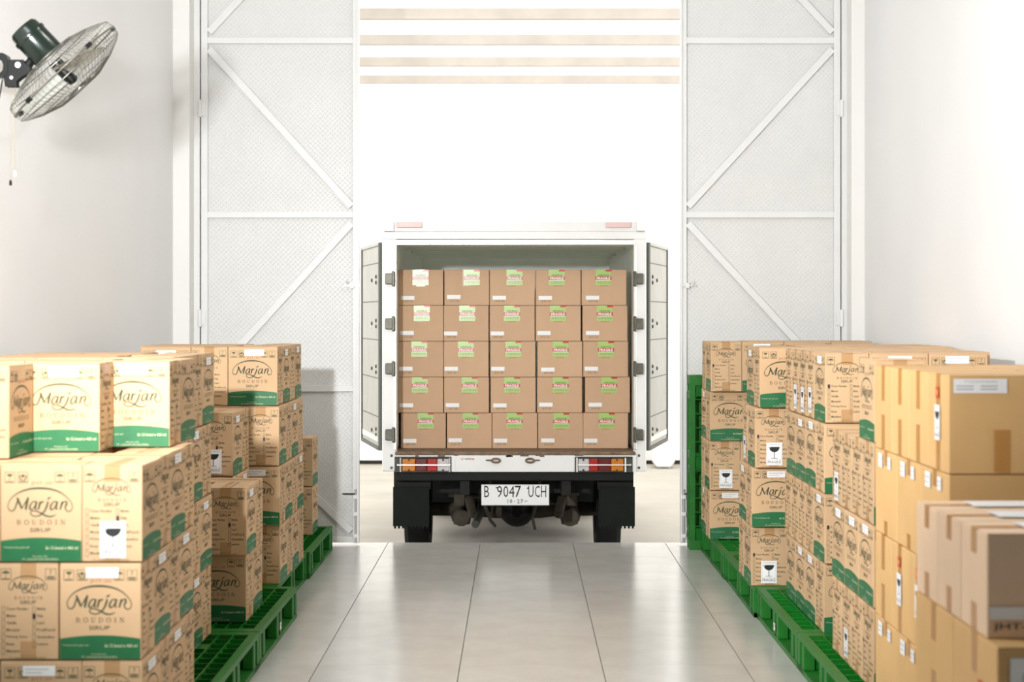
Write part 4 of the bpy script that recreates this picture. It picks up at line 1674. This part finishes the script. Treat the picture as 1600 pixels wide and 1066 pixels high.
for k in range(3):
    m = MB()
    a0 = 2 * PI * k / 3
    vs, fs = [], []
    for i in range(7):
        r = .022 + (.215 - .022) * i / 6
        half = .045 + .075 * math.sin(min(1, (i + .4) / 5) * PI * .62)
        half = half / max(r, .06) * .9
        half = min(half, .62)
        for j in range(6):
            t_ = -1 + 2 * j / 5
            a = a0 + t_ * half
            zz = t_ * -.030 + .006
            vs.append(FX @ Vector((r * math.cos(a), r * math.sin(a), zz)))
    for i in range(6):
        for j in range(5):
            q = i * 6 + j
            fs.append((q, q + 1, q + 7, q + 6))
    k0 = len(vs)
    nv = zax * .002
    vs2 = vs + [v + nv for v in vs]
    fs2 = fs + [tuple(k0 + i for i in f[::-1]) for f in fs]
    m.add(vs2, fs2, M_BLADE)
    fp(m, 'blade', smooth=True)
m = MB()
m.lathe([(.030, -.222), (.050, -.219), (.058, -.208), (.060, -.185), (.0635, -.18), (.0635, -.085), (.060, -.078)], 32, M_FANB, FX)
mt = fp(m, 'motor_housing', smooth=True)
m = MB()
m.lathe([(.0655, -.185), (.0665, -.18), (.0665, -.174), (.0655, -.17)], 32, M_FANB, FX)
fp(m, 'housing_band', mt, smooth=True)
# pivot bracket under the motor and the arm to the wall (drawn in the plane of the picture)


def ip(px, py, dy=0.0, s_=FS):
    return ((px - 810) / s_, CAM_H + (492 - py) / s_)


def zp(x, y):
    return ip(x * 200 / 1184.0, 20 + y * 180 / 1066.0)


by0, by1 = FY - .018, FY + .018
m = MB()
pl = [zp(*p) for p in ((60, 440), (230, 440), (250, 480), (300, 515), (285, 560), (215, 600), (165, 640), (170, 690), (60, 690), (45, 600))]
m.prism(pl, 'y', by0, by0 + .006, M_FANBLK)
m.prism(pl, 'y', by1 - .006, by1, M_FANBLK)
bk = fp(m, 'pivot_bracket', bevel=0.001)
for cx, cy, rr_ in ((180, 490, .0105), (120, 607, .006)):
    m = MB()
    c = zp(cx, cy)
    m.lathe([(rr_, 0), (rr_, .003)], 16, M_PAPER, Matrix.Translation((c[0], by0, c[1])) @ Matrix.Rotation(PI / 2, 4, 'X'))  # white disc standing in for a hole through the bracket
    fp(m, 'hole_disc', bk)
m = MB()
a = zp(240, 520)
c = FX @ Vector((-.03, 0, -.15))
m.tube([(a[0], FY, a[1]), ((a[0] + c.x) / 2, FY, (a[1] + c.z) / 2 - .005), tuple(c)], .017, M_FANBLK, 10)
fp(m, 'motor_neck', smooth=True)
m = MB()
p1 = zp(60, 390)
p2 = zp(-10, 385)
p3 = zp(60, 590)
al = [zp(*p) for p in ((-60, 375), (45, 380), (75, 400), (88, 440), (88, 550), (60, 596), (0, 604), (-60, 600), (-60, 572), (10, 568), (40, 540), (46, 490), (30, 450), (0, 432), (-60, 430))]
m.prism(al, 'y', FY - .022, FY + .022, M_FANBLK)
q0, q1 = zp(-50, 402), zp(-50, 586)
m.tube([(q0[0], FY, q0[1]), (WL + .05, FY, q0[1])], .016, M_FANBLK, 10)
m.tube([(q1[0], FY, q1[1]), (WL + .05, FY, q1[1])], .012, M_FANBLK, 10)
fp(m, 'wall_arm', smooth=True)
m = MB()
m.box(WL, WL + .075, FY - .07, FY + .07, p3[1] - .17, p1[1] + .06, M_FANBLK)
fp(m, 'wall_plate', bevel=.012)
for k, (px, ye) in enumerate(((16.5, 286), (23.5, 272))):
    m = MB()
    x, z0 = ip(px, 134)
    _, z1 = ip(px, ye)
    m.tube([(x, FY, z0 + .01), (x, FY, z1)], .0012, M_CORD, 5)
    pc = fp(m, 'pull_cord')
    m = MB()
    m.lathe([(.002, .012), (.005, .006), (.0055, -.006), (.003, -.010)], 10, M_FANBLK if k == 0 else M_PAPER, Matrix.Translation((x, FY, z1)))
    fp(m, 'cord_bead', pc)
m = MB()
a, b = ip(4, 124), ip(-8, 150)
m.tube([(a[0], FY, a[1]), (a[0] - .012, FY, a[1] - .07), (b[0] - .03, FY, b[1] - .1), (WL + .06, FY, b[1] - .12)], .0028, M_FANBLK, 6)
fp(m, 'power_cord', smooth=True)
